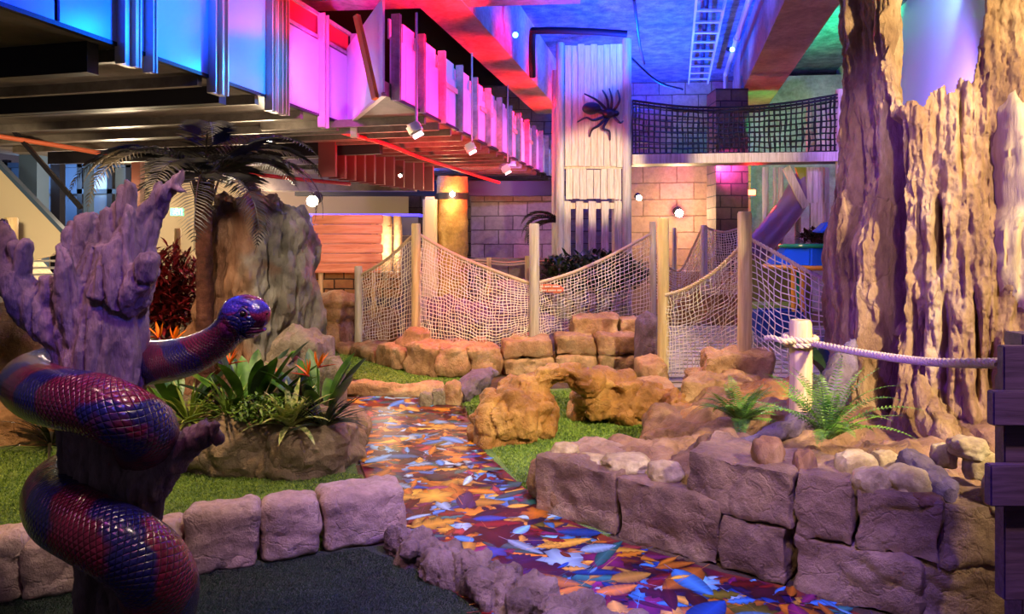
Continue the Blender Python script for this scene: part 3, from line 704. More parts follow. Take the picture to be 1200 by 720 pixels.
b = BM()
for (px, py, dy, a, c, d, ro) in ((284, 367, 0, 24, 24, 21, 8), (298, 367, -.005, 18, 19, 17, 14), (307, 370, -.005, 10, 14, 14, 10), (272, 382, 0, 15, 21, 18, 0), (296, 386, -.005, 17, 15, 6.5, -4), (284, 355, -.035, 13, 5, 5, 10), (284, 355, .035, 13, 5, 5, 10), (302, 361, -.022, 9, 4, 5, 12), (302, 361, .022, 9, 4, 5, 12)):
    ball(b, hp(px, py, dy), (a*k, c*k, d*k), 3, HR(ro))
b = remesh(b, .0028, 6)
for v in b.verts:   # mouth slit
    px = HX+v.co.x*F/1.94; py = HY+(EYE-v.co.z)*F/1.94
    line = 386-.05*(px-270)
    if px > 272 and abs(py-line) < 2.6: v.co += (V(hp(288, 380, 0))-v.co).normalized()*.011*(1-abs(py-line)/2.6)
mk('head', b, hm, sn, ang=80)
em = plain('snake_eye', '120c08', .08, spec=1)
for s, dy in ((1, -.053), (-1, .053)):
    b = BM(); ball(b, hp(285, 368, dy), .0095, 3); e = mk('eye', b, em, sn)
    b = BM(); tube(b, [hp(285+9.5*math.cos(t)*.5, 368+9.0*math.sin(t)*.5, dy-s*.002) for t in [2*PI*i/16 for i in range(17)]], .0022, 6, cap=False); mk('eye_ring', b, hm, e)
    b = BM(); ball(b, hp(313, 368, s*-.024), .003, 2); mk('nostril', b, em, sn)
b = BM(); q2 = [hp(274, 387, -.040), hp(288, 386, -.041), hp(298, 385.5, -.036), hp(306, 385, -.024), hp(309, 385, 0), hp(306, 385, .024), hp(298, 385.5, .036), hp(286, 386, .041)]
tube(b, cat(q2, 30), .0024, 6); mk('mouth_line', b, plain('mouth_dark', '1a0610', .4), sn)
# ------------------------------------------------------------------ rocks, left and middle
el = [((X(300, 4.9), 4.9, .1), (.42, .42, .36)), ((X(250, 4.9), 4.95, .1), (.35, .4, .33)), ((X(360, 4.8), 4.8, .1), (.36, .36, .34)), ((X(385, 4.9), 4.95, .08), (.25, .35, .3)), ((X(320, 5.4), 5.4, .1), (.8, .5, .25)), ((X(240, 5.5), 5.5, .1), (.7, .5, .22))]
one('rock_mound', blob(el, .022, .05, 4, 2, .07, 5, ridge=.02), M['moundrock'], 'low brown rock mound planted with bird of paradise beside the leaf walkway', 'rock mound')
el = []
for (px, Y, z, rx, ry, rz) in ((266, 5.9, 1.0, .25, .35, 1.03), (266, 5.9, 1.5, .17, .25, .50), (292, 5.9, 1.5, .22, .33, .56), (300, 5.85, .8, .26, .33, 1.0), (322, 5.95, 1.4, .20, .3, .62), (340, 6.0, 1.2, .2, .3, .72), (354, 6.0, 1.2, .13, .28, .60), (345, 6.05, .7, .22, .3, .8), (300, 6.1, .3, .62, .5, .5), (285, 5.75, .9, .14, .2, 1.0), (255, 5.9, .9, .2, .25, .95)):
    el.append(((X(px, Y), Y, z), (rx, ry, rz)))
one('rock_pillar', blob(el, .024, .10, 2.2, 12, .09, 3, 3, stretch=(2.4, 2.4, .5), ridge=.04), pillarmat(), 'tall fluted brown and grey rock pillar behind the palm trunk', 'rock pillar')
one('boulder', rock((X(352, 5.5), 5.5, .05), (.28, .3, .45), 3, 5), M['greyrock'], 'upper grey boulder leaning on the foot of the rock pillar', 'boulder', 'grey boulders by the rock pillar')
one('boulder', rock((X(338, 5.2), 5.2, .1), (.24, .25, .32), 4, 5), M['greyrock'], 'left grey boulder behind the orange flowering plant', 'boulder', 'grey boulders by the rock pillar')
one('boulder', rock((X(385, 5.35), 5.3, .05), (.16, .2, .33), 5, 5), M['greyrock'], 'right grey boulder at the walkway edge beside the orange flowering plant', 'boulder', 'grey boulders by the rock pillar')
# left background rocks
one('boulder', blob([((X(40, 5.6), 5.7, .0), (1.0, .5, .42)), ((X(-40, 5.4), 5.6, 0), (.8, .5, .5))], .04, .07, 3, 6, .07, 4), M['sand'], 'low orange brown rock behind the dead tree at the lawn edge', 'boulder')
one('boulder', blob([((X(0, 7.2), 7.3, .2), (.75, .5, .65)), ((X(60, 7.2), 7.4, .1), (.6, .5, .5))], .04, .1, 2.5, 8, .09, 3), M['sand'], 'big brown rock at the far left behind the dead tree branches', 'boulder')
# arch rock
el = []
def E(px, py, Y, w, h, d, ro=0): el.append((P(px, py, Y), (w/2*Y/F, d/2, h/2*Y/F), HR(ro)))
E(600, 490, 5.5, 88, 85, .62); E(580, 505, 5.4, 55, 80, .5); E(610, 465, 5.6, 70, 55, .55); E(632, 480, 5.55, 40, 75, .45)
E(628, 448, 5.65, 55, 30, .42, -25); E(655, 437, 5.7, 55, 28, .4, -8); E(682, 443, 5.75, 45, 28, .4, 22)
E(700, 468, 5.95, 60, 50, .5); E(735, 470, 5.98, 85, 52, .55); E(765, 472, 5.95, 55, 50, .5); E(690, 480, 6.1, 50, 35, .4); E(720, 448, 5.95, 60, 20, .4, 4); E(790, 488, 5.7, 45, 60, .4)
one('arch_rock', blob(el, .018, .055, 4, 15, .10, 4.0, 2, ridge=.03), M['ochre'], 'golden brown rock with a natural arch standing on the green turf', 'rock')
# kerb log and small rocks near the far end of the path
b = BM(); tube(b, cat([G(392, 466)+V((0, .1, .06)), G(440, 468)+V((0, .1, .07)), G(485, 470)+V((0, .1, .07)), G(517, 466)+V((0, .1, .06))], 40), [.085]*40, 24)
displace(b, .05, 6, 3, stretch=(.5, 1, 1)); one('log_kerb', b, M['sand'], 'long low log shaped kerb at the far end of the leaf walkway', 'kerb')
one('small_rock', rock(G(499, 478), (.075, .07, .08), 1, 4), M['greyrock'], 'left small pale rock at the end of the log kerb', 'rock', 'small rocks at the end of the log kerb')
one('small_rock', rock(G(515, 476), (.085, .08, .09), 2, 4), M['greyrock'], 'middle small pale rock at the end of the log kerb', 'rock', 'small rocks at the end of the log kerb')
one('small_rock', rock(G(531, 476), (.10, .08, .13), 6, 4), M['sand'], 'brown rock against the foot of the leaning grey log', 'rock', 'small rocks at the end of the log kerb')
b = BM(); tube(b, cat([G(535, 476)+V((0, .05, .07)), P(556, 450, 6.9), P(578, 436, 7.3)], 30), [x[0] for x in cat([(.09, 0), (.115, 0), (.1, 0), (.06, 0)], 30)], 22)
displace(b, .05, 6, 8, ridge=.02); one('leaning_log', b, M['purplerock'], 'stubby grey log leaning beside the arch rock', 'log')
# low curved wall under the nets
cw = thing('low_stone_wall', 'low curved wall of rounded stone blocks under the rope nets', 'wall', (0, 8.2, 0))
line = [G(385, 414), G(410, 418), G(438, 428), G(470, 438), G(510, 445), G(550, 446), G(590, 442), G(650, 440), (G(700, 440)), G(752, 440)]
tops = [404, 405, 406, 402, 404, 410, 402, 393, 392, 392]
for i in range(len(line)-1):
    a, c = line[i], line[i+1]; d = (c-a).normalized(); nr = V((-d.y, d.x, 0)); g = d*.012
    Yt = (a.y+c.y)/2; h = Z((tops[i]+tops[i+1])/2, Yt+.1)
    if i >= 6:
        hh = h/2
        mk('block', qblock([a+g, c-g, c-g+nr*.4, a+g+nr*.4], 0, hh-.006, 60+i, .03, .035, .035, .05), M['sand'], cw)
        e = (c-a)*.0; mk('block', qblock([a+g, c-g, c-g+nr*.38, a+g+nr*.38], hh+.004, h, 80+i, .03, .035, .03, .05), M['sand'], cw)
    else: mk('block', qblock([a+g, c-g, c-g+nr*.5, a+g+nr*.5], 0, h, 60+i, .035, .05, .04, .06), M['sand'], cw)
for i, (x0, x1, y0, y1, Y) in enumerate([(672, 728, 395, 372, 8.35), (728, 752, 395, 374, 8.35), (600, 632, 412, 396, 8.2)]):
    a, c = V((X(x0, Y), Y, 0)), V((X(x1, Y), Y, 0)); mk('block', qblock([a, c, c+V((0, .5, 0)), a+V((0, .5, 0))], Z(y0, Y)-.03, Z(y1, Y), 100+i, .03, .035, .03, .04), M['sand'], cw)
for i, (px, top, w, lab) in enumerate([(487, 386, 44, 'stone footing stack under the second rope net post'), (535, 402, 26, 'flat stacked rock on the low wall in the middle of the net'), (560, 400, 30, 'second stacked rock on the low wall under the net')]):
    Y = 8.55; z0 = Z(tops[3]+ (6 if i else 4), Y)-.04
    el = [((X(px, Y), Y, lerp(z0, Z(top, Y), .25)), (w/2*Y/F, .2, .12)), ((X(px+2, Y), Y, lerp(z0, Z(top, Y), .75)), (w/2*Y/F*.8, .16, .09))]
    one('stacked_rock', blob(el, .03, .03, 6, 40+i), M['sand'], lab, 'rock')
# rocks right of the nets
one('step_block', qblock([P(822, 455, 5.95).xy, P(905, 455, 5.95).xy, P(905, 455, 6.35).xy, P(822, 455, 6.35).xy], Z(455, 5.95), Z(415, 5.95), 7, .03, .06, .05, .05), M['sand'], 'upper big squared sandstone block carrying the tall wooden post', 'stone block')
one('step_block', qblock([P(798, 485, 5.6).xy, P(888, 485, 5.6).xy, P(898, 485, 6.1).xy, P(803, 485, 6.2).xy], .0, Z(446, 5.6), 9, .03, .06, .05, .05), M['sand'], 'lower big sandstone block under the one carrying the post', 'stone block')
one('boulder', rock((X(806, 5.2), 5.25, 0), (.2, .22, .17), 14, 5, rz=.3), M['ochre'], 'layered brown boulder at the back corner of the right lawn', 'boulder')
one('boulder', blob([((X(860, 4.9), 5.0, .1), (.5, .4, .26)), ((X(930, 5.2), 5.3, .2), (.5, .4, .3))], .025, .06, 4, 33, .11, 3.5, 3), M['ochre'], 'sloping brown rock bank behind the raised wall and small fern', 'boulder')
for i, (px, y0, y1, Y, w) in enumerate([(760, 452, 372, 7.6, .16), (762, 470, 420, 7.0, .18), (768, 490, 445, 6.3, .2)]):
    one('ramp_edge_rock', rock((X(px, Y), Y, 0), (w, .35, (Z(y1, Y))/1.75), 50+i, 5, .1, .15), M['purplerock' if i == 0 else 'sand'], ['tall dark narrow rock at the end of the low wall behind the bridge post', 'middle rock between the low wall and the arch rock', 'front brown rock joining the arch rock to the bridge post'][i], 'rock')
# rock mass behind the nets
one('boulder', blob([(P(560, 392, 10), (.7, .5, .5)), (P(600, 375, 10.3), (.6, .5, .55)), (P(510, 385, 10.2), (.6, .4, .45)), (P(640, 400, 9.8), (.5, .4, .4))], .05, .12, 2, 19, .1, 2.5), M['purplerock'], 'purplish rock mass behind the middle rope net', 'boulder')
one('boulder', blob([(P(440, 395, 10.8), (.8, .5, .5)), (P(385, 400, 10.8), (.5, .4, .3))], .05, .1, 2, 22, .1, 2.5), M['brownrock'], 'reddish rock behind the leftmost rope net', 'boulder')
one('boulder', blob([(P(385, 352, 10.2), (.5, .35, .12)), (P(385, 365, 10.3), (.42, .35, .2)), (P(385, 395, 10.3), (.4, .35, .35))], .04, .05, 3, 23, .05, 4), M['sand'], 'flat topped rock under the brick wall left of the nets', 'boulder')
# ------------------------------------------------------------------ posts
def post(px, Y, top, base, wpx, lab, mat='postwood', grp='wooden posts carrying the rope nets', taper=.0, name='wooden_post'):
    b = BM(); r = wpx/2*Y/F; x = X(px, Y); z0, z1 = Z(base, Y), Z(top, Y)
    tube(b, [(x, Y, z0), (x+.004, Y, (z0+z1)/2), (x, Y, z1-.02), (x, Y, z1)], [r, r, r, r*.86], 16)
    return one(name, b, M[mat], lab, 'post', grp)
post(420, 9.5, 312, 404, 9, 'shortest net post at the left end of the low wall', 'greypost')
post(487.5, 8.75, 262, 390, 11, 'net post standing on the round stone footing stack', 'postwood')
post(626, 8.35, 262, 396, 12, 'grey net post in the middle with the small orange sign', 'greypost')
post(765, 9.6, 260, 372, 7.5, 'thin dark post just behind the left bridge post', 'greypost')
post(777, 7.0, 256, 452, 13.5, 'tall pale bridge post left of the rope bridge deck', 'postwood')
post(872.5, 6.15, 248, 420, 16, 'tall pale post standing on the squared sandstone block', 'postwood')
post(790, 12.2, 267, 384, 5, 'thin far post left of the warm wall lamp', 'greypost'); post(825, 11.5, 264, 345, 8, 'pale far post where the back nets peak', 'palewood')
post(835, 11.9, 268, 345, 3.5, 'thinnest far post right of the pale net peak', 'palewood')
post(938, 3.9, 375, 486, 25, 'short thick post with a twisted rope tied round it beside the fern', 'postwood', None)
for o in C.objects: pass
# ------------------------------------------------------------------ nets
def netmesh(top, bot, nc, nr, r, bow=0, sagc=None, jit=.01, n=3, seed=0, nrm=None, close=False):
    b = BM(); T = [V(p) for p in cat(top, nc+1)]; Bt = [V(p) for p in cat(bot, nc+1)]
    g = {}
    for i in range(nc+1):
        d = nrm or V((0, -1, 0))
        for j in range(nr+1):
            t = j/nr; p = T[i].lerp(Bt[i], t)
            k = math.sin(PI*t)*math.sin(PI*min(1, max(0, i/nc)))
            p += d*(bow*k) + V((noise.noise(V((i*.35, j*.35, seed))), noise.noise(V((i*.35, j*.35, seed+9)))*2, noise.noise(V((i*.35, j*.35, seed+5)))))*jit*2
            g[i, j] = p
    for i in range(nc+1): tube(b, [g[i, j] for j in range(nr+1)], r, n, cap=False)
    for j in range(1, nr+1): tube(b, [g[i, j] for i in range(nc+1)], r, n, cap=False)
    return b
def net(lab, top, bot, nc, nr, r, rr=.02, grp='rope nets strung between wooden posts', mat='net', bow=.1, jit=.012, seed=0, nm='rope_net', twist=False, ropemat='rope'):
    o = V(top[0]); o = V((sum(p[0] for p in top)/len(top), sum(p[1] for p in top)/len(top), min(p[2] for p in bot)))
    t = thing(nm, lab, 'net', o, grp)
    mk('mesh', netmesh(top, bot, nc, nr, r, bow, jit=jit, seed=seed), M[mat], t)
    b = BM()
    if twist: rope_twist(b, cat(top, 12), rr, 6, .09)
    else: tube(b, cat(top, 30), rr, 8)
    mk('top_rope', b, M[ropemat], t)
    return t
net('leftmost rope net, sloping up to the footing stack post', [P(422, 323, 9.5), P(452, 305, 9.2), P(484, 276, 8.8)], [P(424, 402, 9.6), P(452, 398, 9.1), P(484, 393, 8.9)], 22, 22, .005, .022, seed=1)
net('longest rope net hanging between the footing stack post and the sign post', [P(491, 275, 8.8), P(530, 297, 8.7), P(575, 316, 8.5), P(622, 333, 8.4)], [P(493, 398, 8.6), P(530, 402, 8.3), P(575, 414, 8.25), P(622, 396, 8.4)], 38, 26, .005, .022, seed=2, bow=.12)
net('rope net rising from the sign post to the thin dark post', [P(630, 332, 8.4), P(670, 320, 8.7), P(715, 300, 9.1), P(763, 274, 9.6)], [P(632, 394, 8.4), P(670, 386, 8.8), P(715, 376, 9.2), P(763, 368, 9.6)], 34, 19, .005, .022, seed=3, bow=.12)
net('rope bridge net dipping between the two tall pale posts', [P(780, 346, 6.95), P(805, 338, 6.8), P(838, 318, 6.5), P(868, 289, 6.2)], [P(782, 442, 6.95), P(808, 436, 7.0), P(838, 428, 6.7), P(866, 416, 6.3)], 20, 22, .0042, .019, seed=4, bow=.05, twist=True)
net('coarse pale rope net running from the sandstone block post towards the giant trunk', [P(879, 280, 6.15), P(915, 300, 5.95), P(950, 320, 5.8), P(995, 340, 5.6)], [P(882, 410, 6.2), P(915, 440, 6.0), P(950, 452, 5.8), P(995, 452, 5.6)], 15, 17, .0055, .018, seed=5, bow=.06, jit=.015, twist=True)
net('far rope net left of the pale net peak', [P(768, 300, 12), P(795, 318, 12), P(812, 290, 11.7), P(823, 266, 11.5)], [P(768, 350, 12), P(795, 352, 12), P(812, 345, 11.8), P(825, 335, 11.5)], 22, 14, .006, .02, seed=6)
net('far rope net right of the pale net peak', [P(826, 266, 11.5), P(836, 270, 11.6), P(850, 272, 11.4), P(866, 268, 11.3)], [P(826, 345, 11.5), P(836, 345, 11.5), P(850, 345, 11.4), P(866, 345, 11.3)], 18, 26, .006, .02, seed=7)
# small orange sign hanging from the rope
sg = thing('hanging_sign', 'small salmon sign with two lines of white lettering hanging under the net rope', 'sign', P(648, 341, 8.4))
b = BM(); 
pts = [(632, 333), (655, 334), (661, 338), (660, 342), (655, 344), (632, 342)]
v = [P(x, y, 8.42) for x, y in pts]; va = [b.verts.new(p) for p in v]; vb = [b.verts.new(p+V((0, .03, 0))) for p in v]
b.faces.new(va[::-1]); b.faces.new(vb); [b.faces.new((va[i], va[(i+1) % 6], vb[(i+1) % 6], vb[i])) for i in range(6)]
bmesh.ops.recalc_face_normals(b, faces=b.faces[:]); mk('board', b, plain('salmon_board', 'd0684a'), sg, sm=False)
b = BM()
for row, y in enumerate((336, 340.5)):
    x = 634
    rr_ = random.Random(row)
    while x < 657:
        w = rr_.choice([.8, 1.1, 1.5]); box(b, P(x+w/2, y, 8.412), (w*.0105, .006, .02)); x += w+.5+(1.2 if rr_.random() < .2 else 0)
mk('lettering', b, M['white'], sg, sm=False)
# thick twisted rope from the short post to the purple fence
b = BM(); rope_twist(b, [P(950, 402, 3.85), P(1000, 412, 3.45), P(1050, 420, 3.1), P(1100, 425, 2.8), P(1172, 426, 2.36)], .019, 8, .085)
for k, dy in enumerate((396, 402)):
    c = P(938, dy, 3.9); b2 = [c+V((math.cos(t)*.082, math.sin(t)*.082, .006*math.sin(t+k))) for t in [2*PI*i/20 for i in range(21)]]; rope_twist(b, b2, .017, 7, .08, seg=90)
rope_twist(b, [P(930, 400, 3.83), P(918, 400, 3.8), P(905, 396, 3.85), P(897, 397, 3.9)], .017, 7, .08)
one('twisted_rope', b, M['rope'], 'thick pale twisted rope from the short post to the purple fence', 'rope')
# purple wooden fence at the right edge
fp = thing('plank_fence', 'purple stained plank fence cut by the right photo edge', 'fence', (X(1200, 2.3), 2.3, 0))
def plank_px(x0, x1, y0, y1, Y, th, nm='plank', par=fp, mat='fencewood'):
    a, c = P(x0, y1, Y), P(x1, y0, Y); b = BM(); box(b, (a+c)/2, (c.x-a.x, th, c.z-a.z)); bmesh.ops.bevel(b, geom=b.edges[:], offset=.004, segments=2, affect='EDGES')
    return mk(nm, b, M[mat], par)
plank_px(1172, 1330, 405, 466, 2.30, .035); plank_px(1160, 1330, 458, 498, 2.27, .035); plank_px(1157, 1330, 544, 592, 2.27, .035)
plank_px(1171, 1197, 440, 700, 2.345, .05, 'post'); plank_px(1187, 1260, 390, 1080, 2.42, .09, 'post'); 
# ------------------------------------------------------------------ walkway decks behind the nets
dk_ = thing('board_deck', 'weathered grey board deck behind the bridge posts', 'deck', (2.4, 8, 0))
for i in range(18):
    Y = 6.75+i*.22; x0 = X(782, Y); x1 = X(1000, Y) if Y < 8.5 else X(985, Y); b = BM(); box(b, ((x0+x1)/2, Y, .13+.006*i), (x1-x0, .2, .04)); mk('deck_board', b, M['deck'], dk_, sm=False)
# ------------------------------------------------------------------ tower
TY = 11.0
tw = thing('climbing_tower', 'tall timber play tower clad in vertical boards between two round poles', 'tower', (X(696, TY), TY, 0))
for px, w, top, bt in ((656.5, 10, 50, 380), (734.5, 11, 45, 385)):
    b = BM(); x = X(px, TY); r = w/2*TY/F; tube(b, [(x, TY, Z(bt, TY)), (x, TY, Z(top, TY)-.02), (x, TY, Z(top, TY))], [r, r, r*.7], 18); mk('pole', b, M['greypost'], tw)
    for s in (0, .93): b = BM(); x2 = x+(.1 if px < 700 else -.1)*s*0; cyl(b, (x, TY+1.15, 0), (x, TY+1.15, Z(top+12, TY)), r, 14); mk('pole', b, M['greypost'], tw) if s == 0 else b.free()
def clad(x0, x1, y0, y1, nb, Y, gap=.006, jag=0, par=tw, mat='palewood', nm='board'):
    xs = [lerp(x0, x1, i/nb) for i in range(nb+1)]; rr_ = random.Random(int(x0+y0))
    for i in range(nb):
        a = P(xs[i], y1+rr_.choice([0, jag]), Y+rr_.choice([0, .02])); c = P(xs[i+1], y0+rr_.choice([0, jag]), Y); b = BM()
        box(b, ((a.x+c.x)/2, a.y, (a.z+c.z)/2), (c.x-a.x-gap, .04, c.z-a.z)); mk(nm, b, M[mat], par, sm=False)
clad(662, 730, 52, 195, 9, TY, jag=1.5); clad(663, 728, 198, 233, 8, TY-.01, jag=1)
for px in (664.5, 679, 694, 709, 724):
    a, c = P(px-4.2, 384, TY), P(px+4.2, 236, TY); b = BM(); box(b, (a+c)/2, (c.x-a.x, .045, c.z-a.z)); mk('slat', b, M['palewood'], tw, sm=False)
b = BM(); a, c = P(662, 245, TY+.05), P(729, 238, TY+.05); box(b, (a+c)/2, (c.x-a.x, .05, c.z-a.z)); mk('rail', b, M['palewood'], tw, sm=False)
for y in (110, 196): b = BM(); a, c = P(658, y+2, TY+.06), P(733, y-2, TY+.06); box(b, (a+c)/2, (c.x-a.x, .05, c.z-a.z)); mk('rail', b, M['palewood'], tw, sm=False)
# spider
spd = thing('giant_spider', 'big dark spider model clinging to the boards of the play tower', 'spider', P(703, 134, TY-.12))
sm_ = plain('spider_black', '1c1830', .35)
b = BM(); ball(b, P(693, 127, TY-.16), (.15, .12, .10), 3); ball(b, P(713, 133, TY-.15), (.10, .09, .085), 3); ball(b, P(722, 133, TY-.15), (.055, .055, .05), 2); ball(b, P(704, 131, TY-.15), (.06, .05, .04), 2)
bb = remesh(b, .012, 2); mk('body', bb, sm_, spd)
for i, pts in enumerate([[(712, 130), (700, 118), (685, 110)], [(713, 130), (711, 115), (706, 106)], [(716, 130), (717, 116), (714, 104)], [(719, 130), (726, 118), (724, 106)],
                         [(710, 136), (696, 141), (687, 138), (677, 143)], [(712, 137), (702, 147), (694, 152), (691, 160)], [(714, 137), (707, 150), (714, 154), (715, 164)], [(719, 136), (722, 140), (727, 144), (730, 142)]]):
    b = BM(); m = len(pts); pp = [P(x, y, TY-.14-(.09 if 0 < k < m-1 else -.08*(k == m-1))) for k, (x, y) in enumerate(pts)]; q = cat(pp, 12); tube(b, q, [lerp(.026, .012, k/11) for k in range(12)], 8); mk('leg', b, sm_, spd)
# bridge from the tower to the right
br = thing('rope_footbridge', 'high timber footbridge with black net sides running from the tower to the right', 'footbridge', (3.0, TY, Z(190, TY)))
def pbeam(x0, y0, x1, y1, Y, hpx, th, nm, par, mat):
    a, c = P(x0, y0, Y), P(x1, y1, Y); b = BM(); beam(b, a, c, th, hpx*Y/F); return mk(nm, b, M[mat], par, sm=False)
pbeam(741, 187, 990, 183.5, TY-.28, 11, .08, 'side_beam', br, 'palewood'); pbeam(741, 191, 990, 187.5, TY+.1, 5, .6, 'deck', br, 'darksteel')
pbeam(741, 186, 990, 182.5, TY+.95, 7, .08, 'side_beam', br, 'palewood')
for k, Y in enumerate((TY-.12, TY+1.0)):
    tp = [P(741, 118, Y), P(800, 125, Y), P(860, 126, Y), P(920, 121, Y), P(982, 111, Y)]; bt = [P(741, 180, Y), P(800, 180, Y), P(860, 179, Y), P(920, 179, Y), P(982, 177, Y)]
    mk('net', netmesh(tp, bt, 40, 9, .012, .0, jit=.012, seed=20+k), M['blacknet'], br)
    for dy in (0, .05):
        b = BM(); tube(b, [V(p)-V((0, 0, dy)) for p in cat(tp, 24)], .02, 6); mk('net_rope', b, M['blacknet'], br)
b = BM(); cyl(b, P(984, 385, TY-.1), P(984, 105, TY-.1), .06, 14); mk('pole', b, M['palewood'], br)
# play frame at the right, behind the giant trunk's left edge
pf = thing('timber_play_structure', 'timber play frame with cream board wall, braces and grey legs at the right rear', 'play frame', (X(930, 12), 12, 0))
for px, w, y0, y1 in ((897, 7, 196, 330), (915, 6, 196, 320), (935, 7, 240, 330), (908, 4, 196, 310)): pbeam(px, y0, px+.01, y1, 11.8, w, .1, 'leg', pf, 'greypost') if 0 else mk('leg', (lambda b: (cyl(b, P(px, y1+60, 11.8), P(px, y0, 11.8), w/2*11.8/F, 12), b)[1])(BM()), M['greypost'], pf)
clad(945, 972, 196, 240, 4, 11.6, par=pf, nm='board'); clad(949, 972, 238, 272, 3, 11.55, par=pf, nm='board'); clad(945, 983, 118, 178, 7, 12.3, par=pf, nm='board')
pbeam(921, 196, 944, 243, 11.5, 9, .05, 'brace', pf, 'palewood')
b = BM(); a = [P(932, 196, 11.7), P(948, 196, 11.7), P(948, 240, 11.7)]; va = [b.verts.new(p) for p in a]; vb = [b.verts.new(p+V((0, .05, 0))) for p in a]; b.faces.new(va[::-1]); b.faces.new(vb); [b.faces.new((va[i], va[(i+1) % 3], vb[(i+1) % 3], vb[i])) for i in range(3)]; mk('side_panel', b, plain('olive_panel', '8c9024'), pf, sm=False)
b = BM(); tube(b, cat([P(944, 212, 11.9), P(925, 245, 11.7), P(905, 270, 11.6), P(880, 300, 11.5)], 20), .22, 18); one('tube_slide', b, plain('slide_plastic', '8a6a78', .3), 'reddish lit tube slide behind the grey play frame legs', 'slide')
# blue and green roofed play kiosk
kq = thing('play_kiosk', 'small play kiosk with glossy blue roof, green rim and yellow frame', 'kiosk', (X(945, 9), 9, .2))
blue = plain('glossy_blue', '1c5cc0', .15); green = plain('glossy_green', '20a060', .15); yel = plain('yellow_frame', 'd8982c', .4); bluedk = plain('blue_base', '1c3c98', .3)
def roof(c, rx, ry, h, mat, par, nm='roof'):
    b = BM(); n = 8; lo = [b.verts.new((c[0]+rx*math.cos(2*PI*(i+.5)/n), c[1]+ry*math.sin(2*PI*(i+.5)/n), c[2])) for i in range(n)]; hi = [b.verts.new((c[0]+rx*.62*math.cos(2*PI*(i+.5)/n), c[1]+ry*.62*math.sin(2*PI*(i+.5)/n), c[2]+h)) for i in range(n)]
    for i in range(n): b.faces.new((lo[i], lo[(i+1) % n], hi[(i+1) % n], hi[i]))
    b.faces.new(hi); b.faces.new(lo[::-1]); bmesh.ops.bevel(b, geom=b.edges[:], offset=.02, segments=2, affect='EDGES'); return mk(nm, b, mat, par, ang=30)
cz = Z(311, 9); roof((X(955, 9), 9.1, cz), .62, .55, .25, blue, kq)
b = BM(); tube(b, [(X(955, 9)+.4*math.cos(2*PI*i/24), 9.1+.35*math.sin(2*PI*i/24), cz+.255) for i in range(25)], .025, 8, cap=False); mk('roof_rim', b, green, kq)
b = BM(); tube(b, [(X(955, 9)+.6*math.cos(2*PI*(i+.5)/8), 9.1+.54*math.sin(2*PI*(i+.5)/8), cz-.02) for i in range(9)], .03, 8, cap=False); mk('roof_edge', b, yel, kq)
for px, Y in ((930, 8.7), (940, 8.7), (975, 8.8)): b = BM(); cyl(b, P(px, 372, Y), P(px, 314, Y), .033, 10); mk('post', b, yel, kq)
for px, Y in ((934, 8.9),): b = BM(); box(b, P(px, 343, Y), (.09, .05, .6)); mk('green_post', b, green, kq)
b = BM(); box(b, P(908, 376, 8.9), (.62, .5, .36)); bmesh.ops.bevel(b, geom=b.edges[:], offset=.04, segments=3, affect='EDGES'); mk('base', b, bluedk, kq)
b = BM(); box(b, P(908, 358, 9.0), (.66, .5, .05)); mk('counter', b, plain('olive_green', '7c9c3c', .4), kq)
roof((X(985, 8.8), 8.8, Z(273, 8.8)), .36, .36, .14, blue, kq, 'upper_roof')
b = BM(); cyl(b, (X(990, 8.8), 8.8, .2), (X(990, 8.8), 8.8, Z(273, 8.8)), .08, 14); mk('mast', b, plain('dark_teal', '104050', .3), kq)
b = BM(); box(b, (X(915, 9.9), 10, .75), (.95, .1, 1.1)); one('olive_panel', b, plain('olive_wall', '7a7834', .6), 'olive green upright panel behind the coarse rope net', 'panel', sm=False)
# brick pillar
b = BM(); box(b, (X(852, 13), 13, 2.2), (.6, .6, 4.4)); one('brick_pillar', b, brickmat('dark_block_pillar', ['50403c', '6a544c'], '281c20', .4, .22), 'dark block pillar behind the footbridge next to the red lamp', 'pillar', sm=False)
b = BM(); box(b, (0, 0, 0), (.46, .05, .22)); bmesh.ops.translate(b, verts=b.verts[:], vec=P(880, 222, 13.2)); one('red_fixture', b, M['bulbred'], 'glowing red lamp on the magenta wall behind the play frame legs', 'lamp', sm=False); C.objects[-1].scale = (.35, 1, .45)
# ------------------------------------------------------------------ stone column with arched light, pilaster
sc_ = thing('stone_column', 'warmly uplit stone column with dark collar band', 'column', (X(530, 13.2), 13.2, 0))
b = BM(); tube(b, [(X(530, 13.2), 13.2, 0)]+[(X(530, 13.2), 13.2, z) for z in [i*.1 for i in range(1, 29)]], .30, 28); displace(b, .03, 4, 2, ridge=.02); mk('shaft', b, stone('column_stone', ['8c6c3c', 'b8924c', 'd0a860'], 3), sc_)
b = BM(); tube(b, [(X(530, 13.2), 13.2, 2.35), (X(530, 13.2), 13.2, 2.47)], .33, 28); mk('collar', b, M['darksteel'], sc_)
b = BM(); ball(b, (X(530, 12.84), 12.84, 2.44), .05, 2); mk('lamp', b, M['bulb'], sc_)
b = BM(); box(b, (X(504, 13), 13, 1.2), (.27, .15, 2.4)); bmesh.ops.bevel(b, geom=b.edges[:], offset=.05, segments=3, affect='EDGES'); one('cream_pilaster', b, M['cream'], 'pale upright pilaster left of the uplit stone column', 'pilaster')
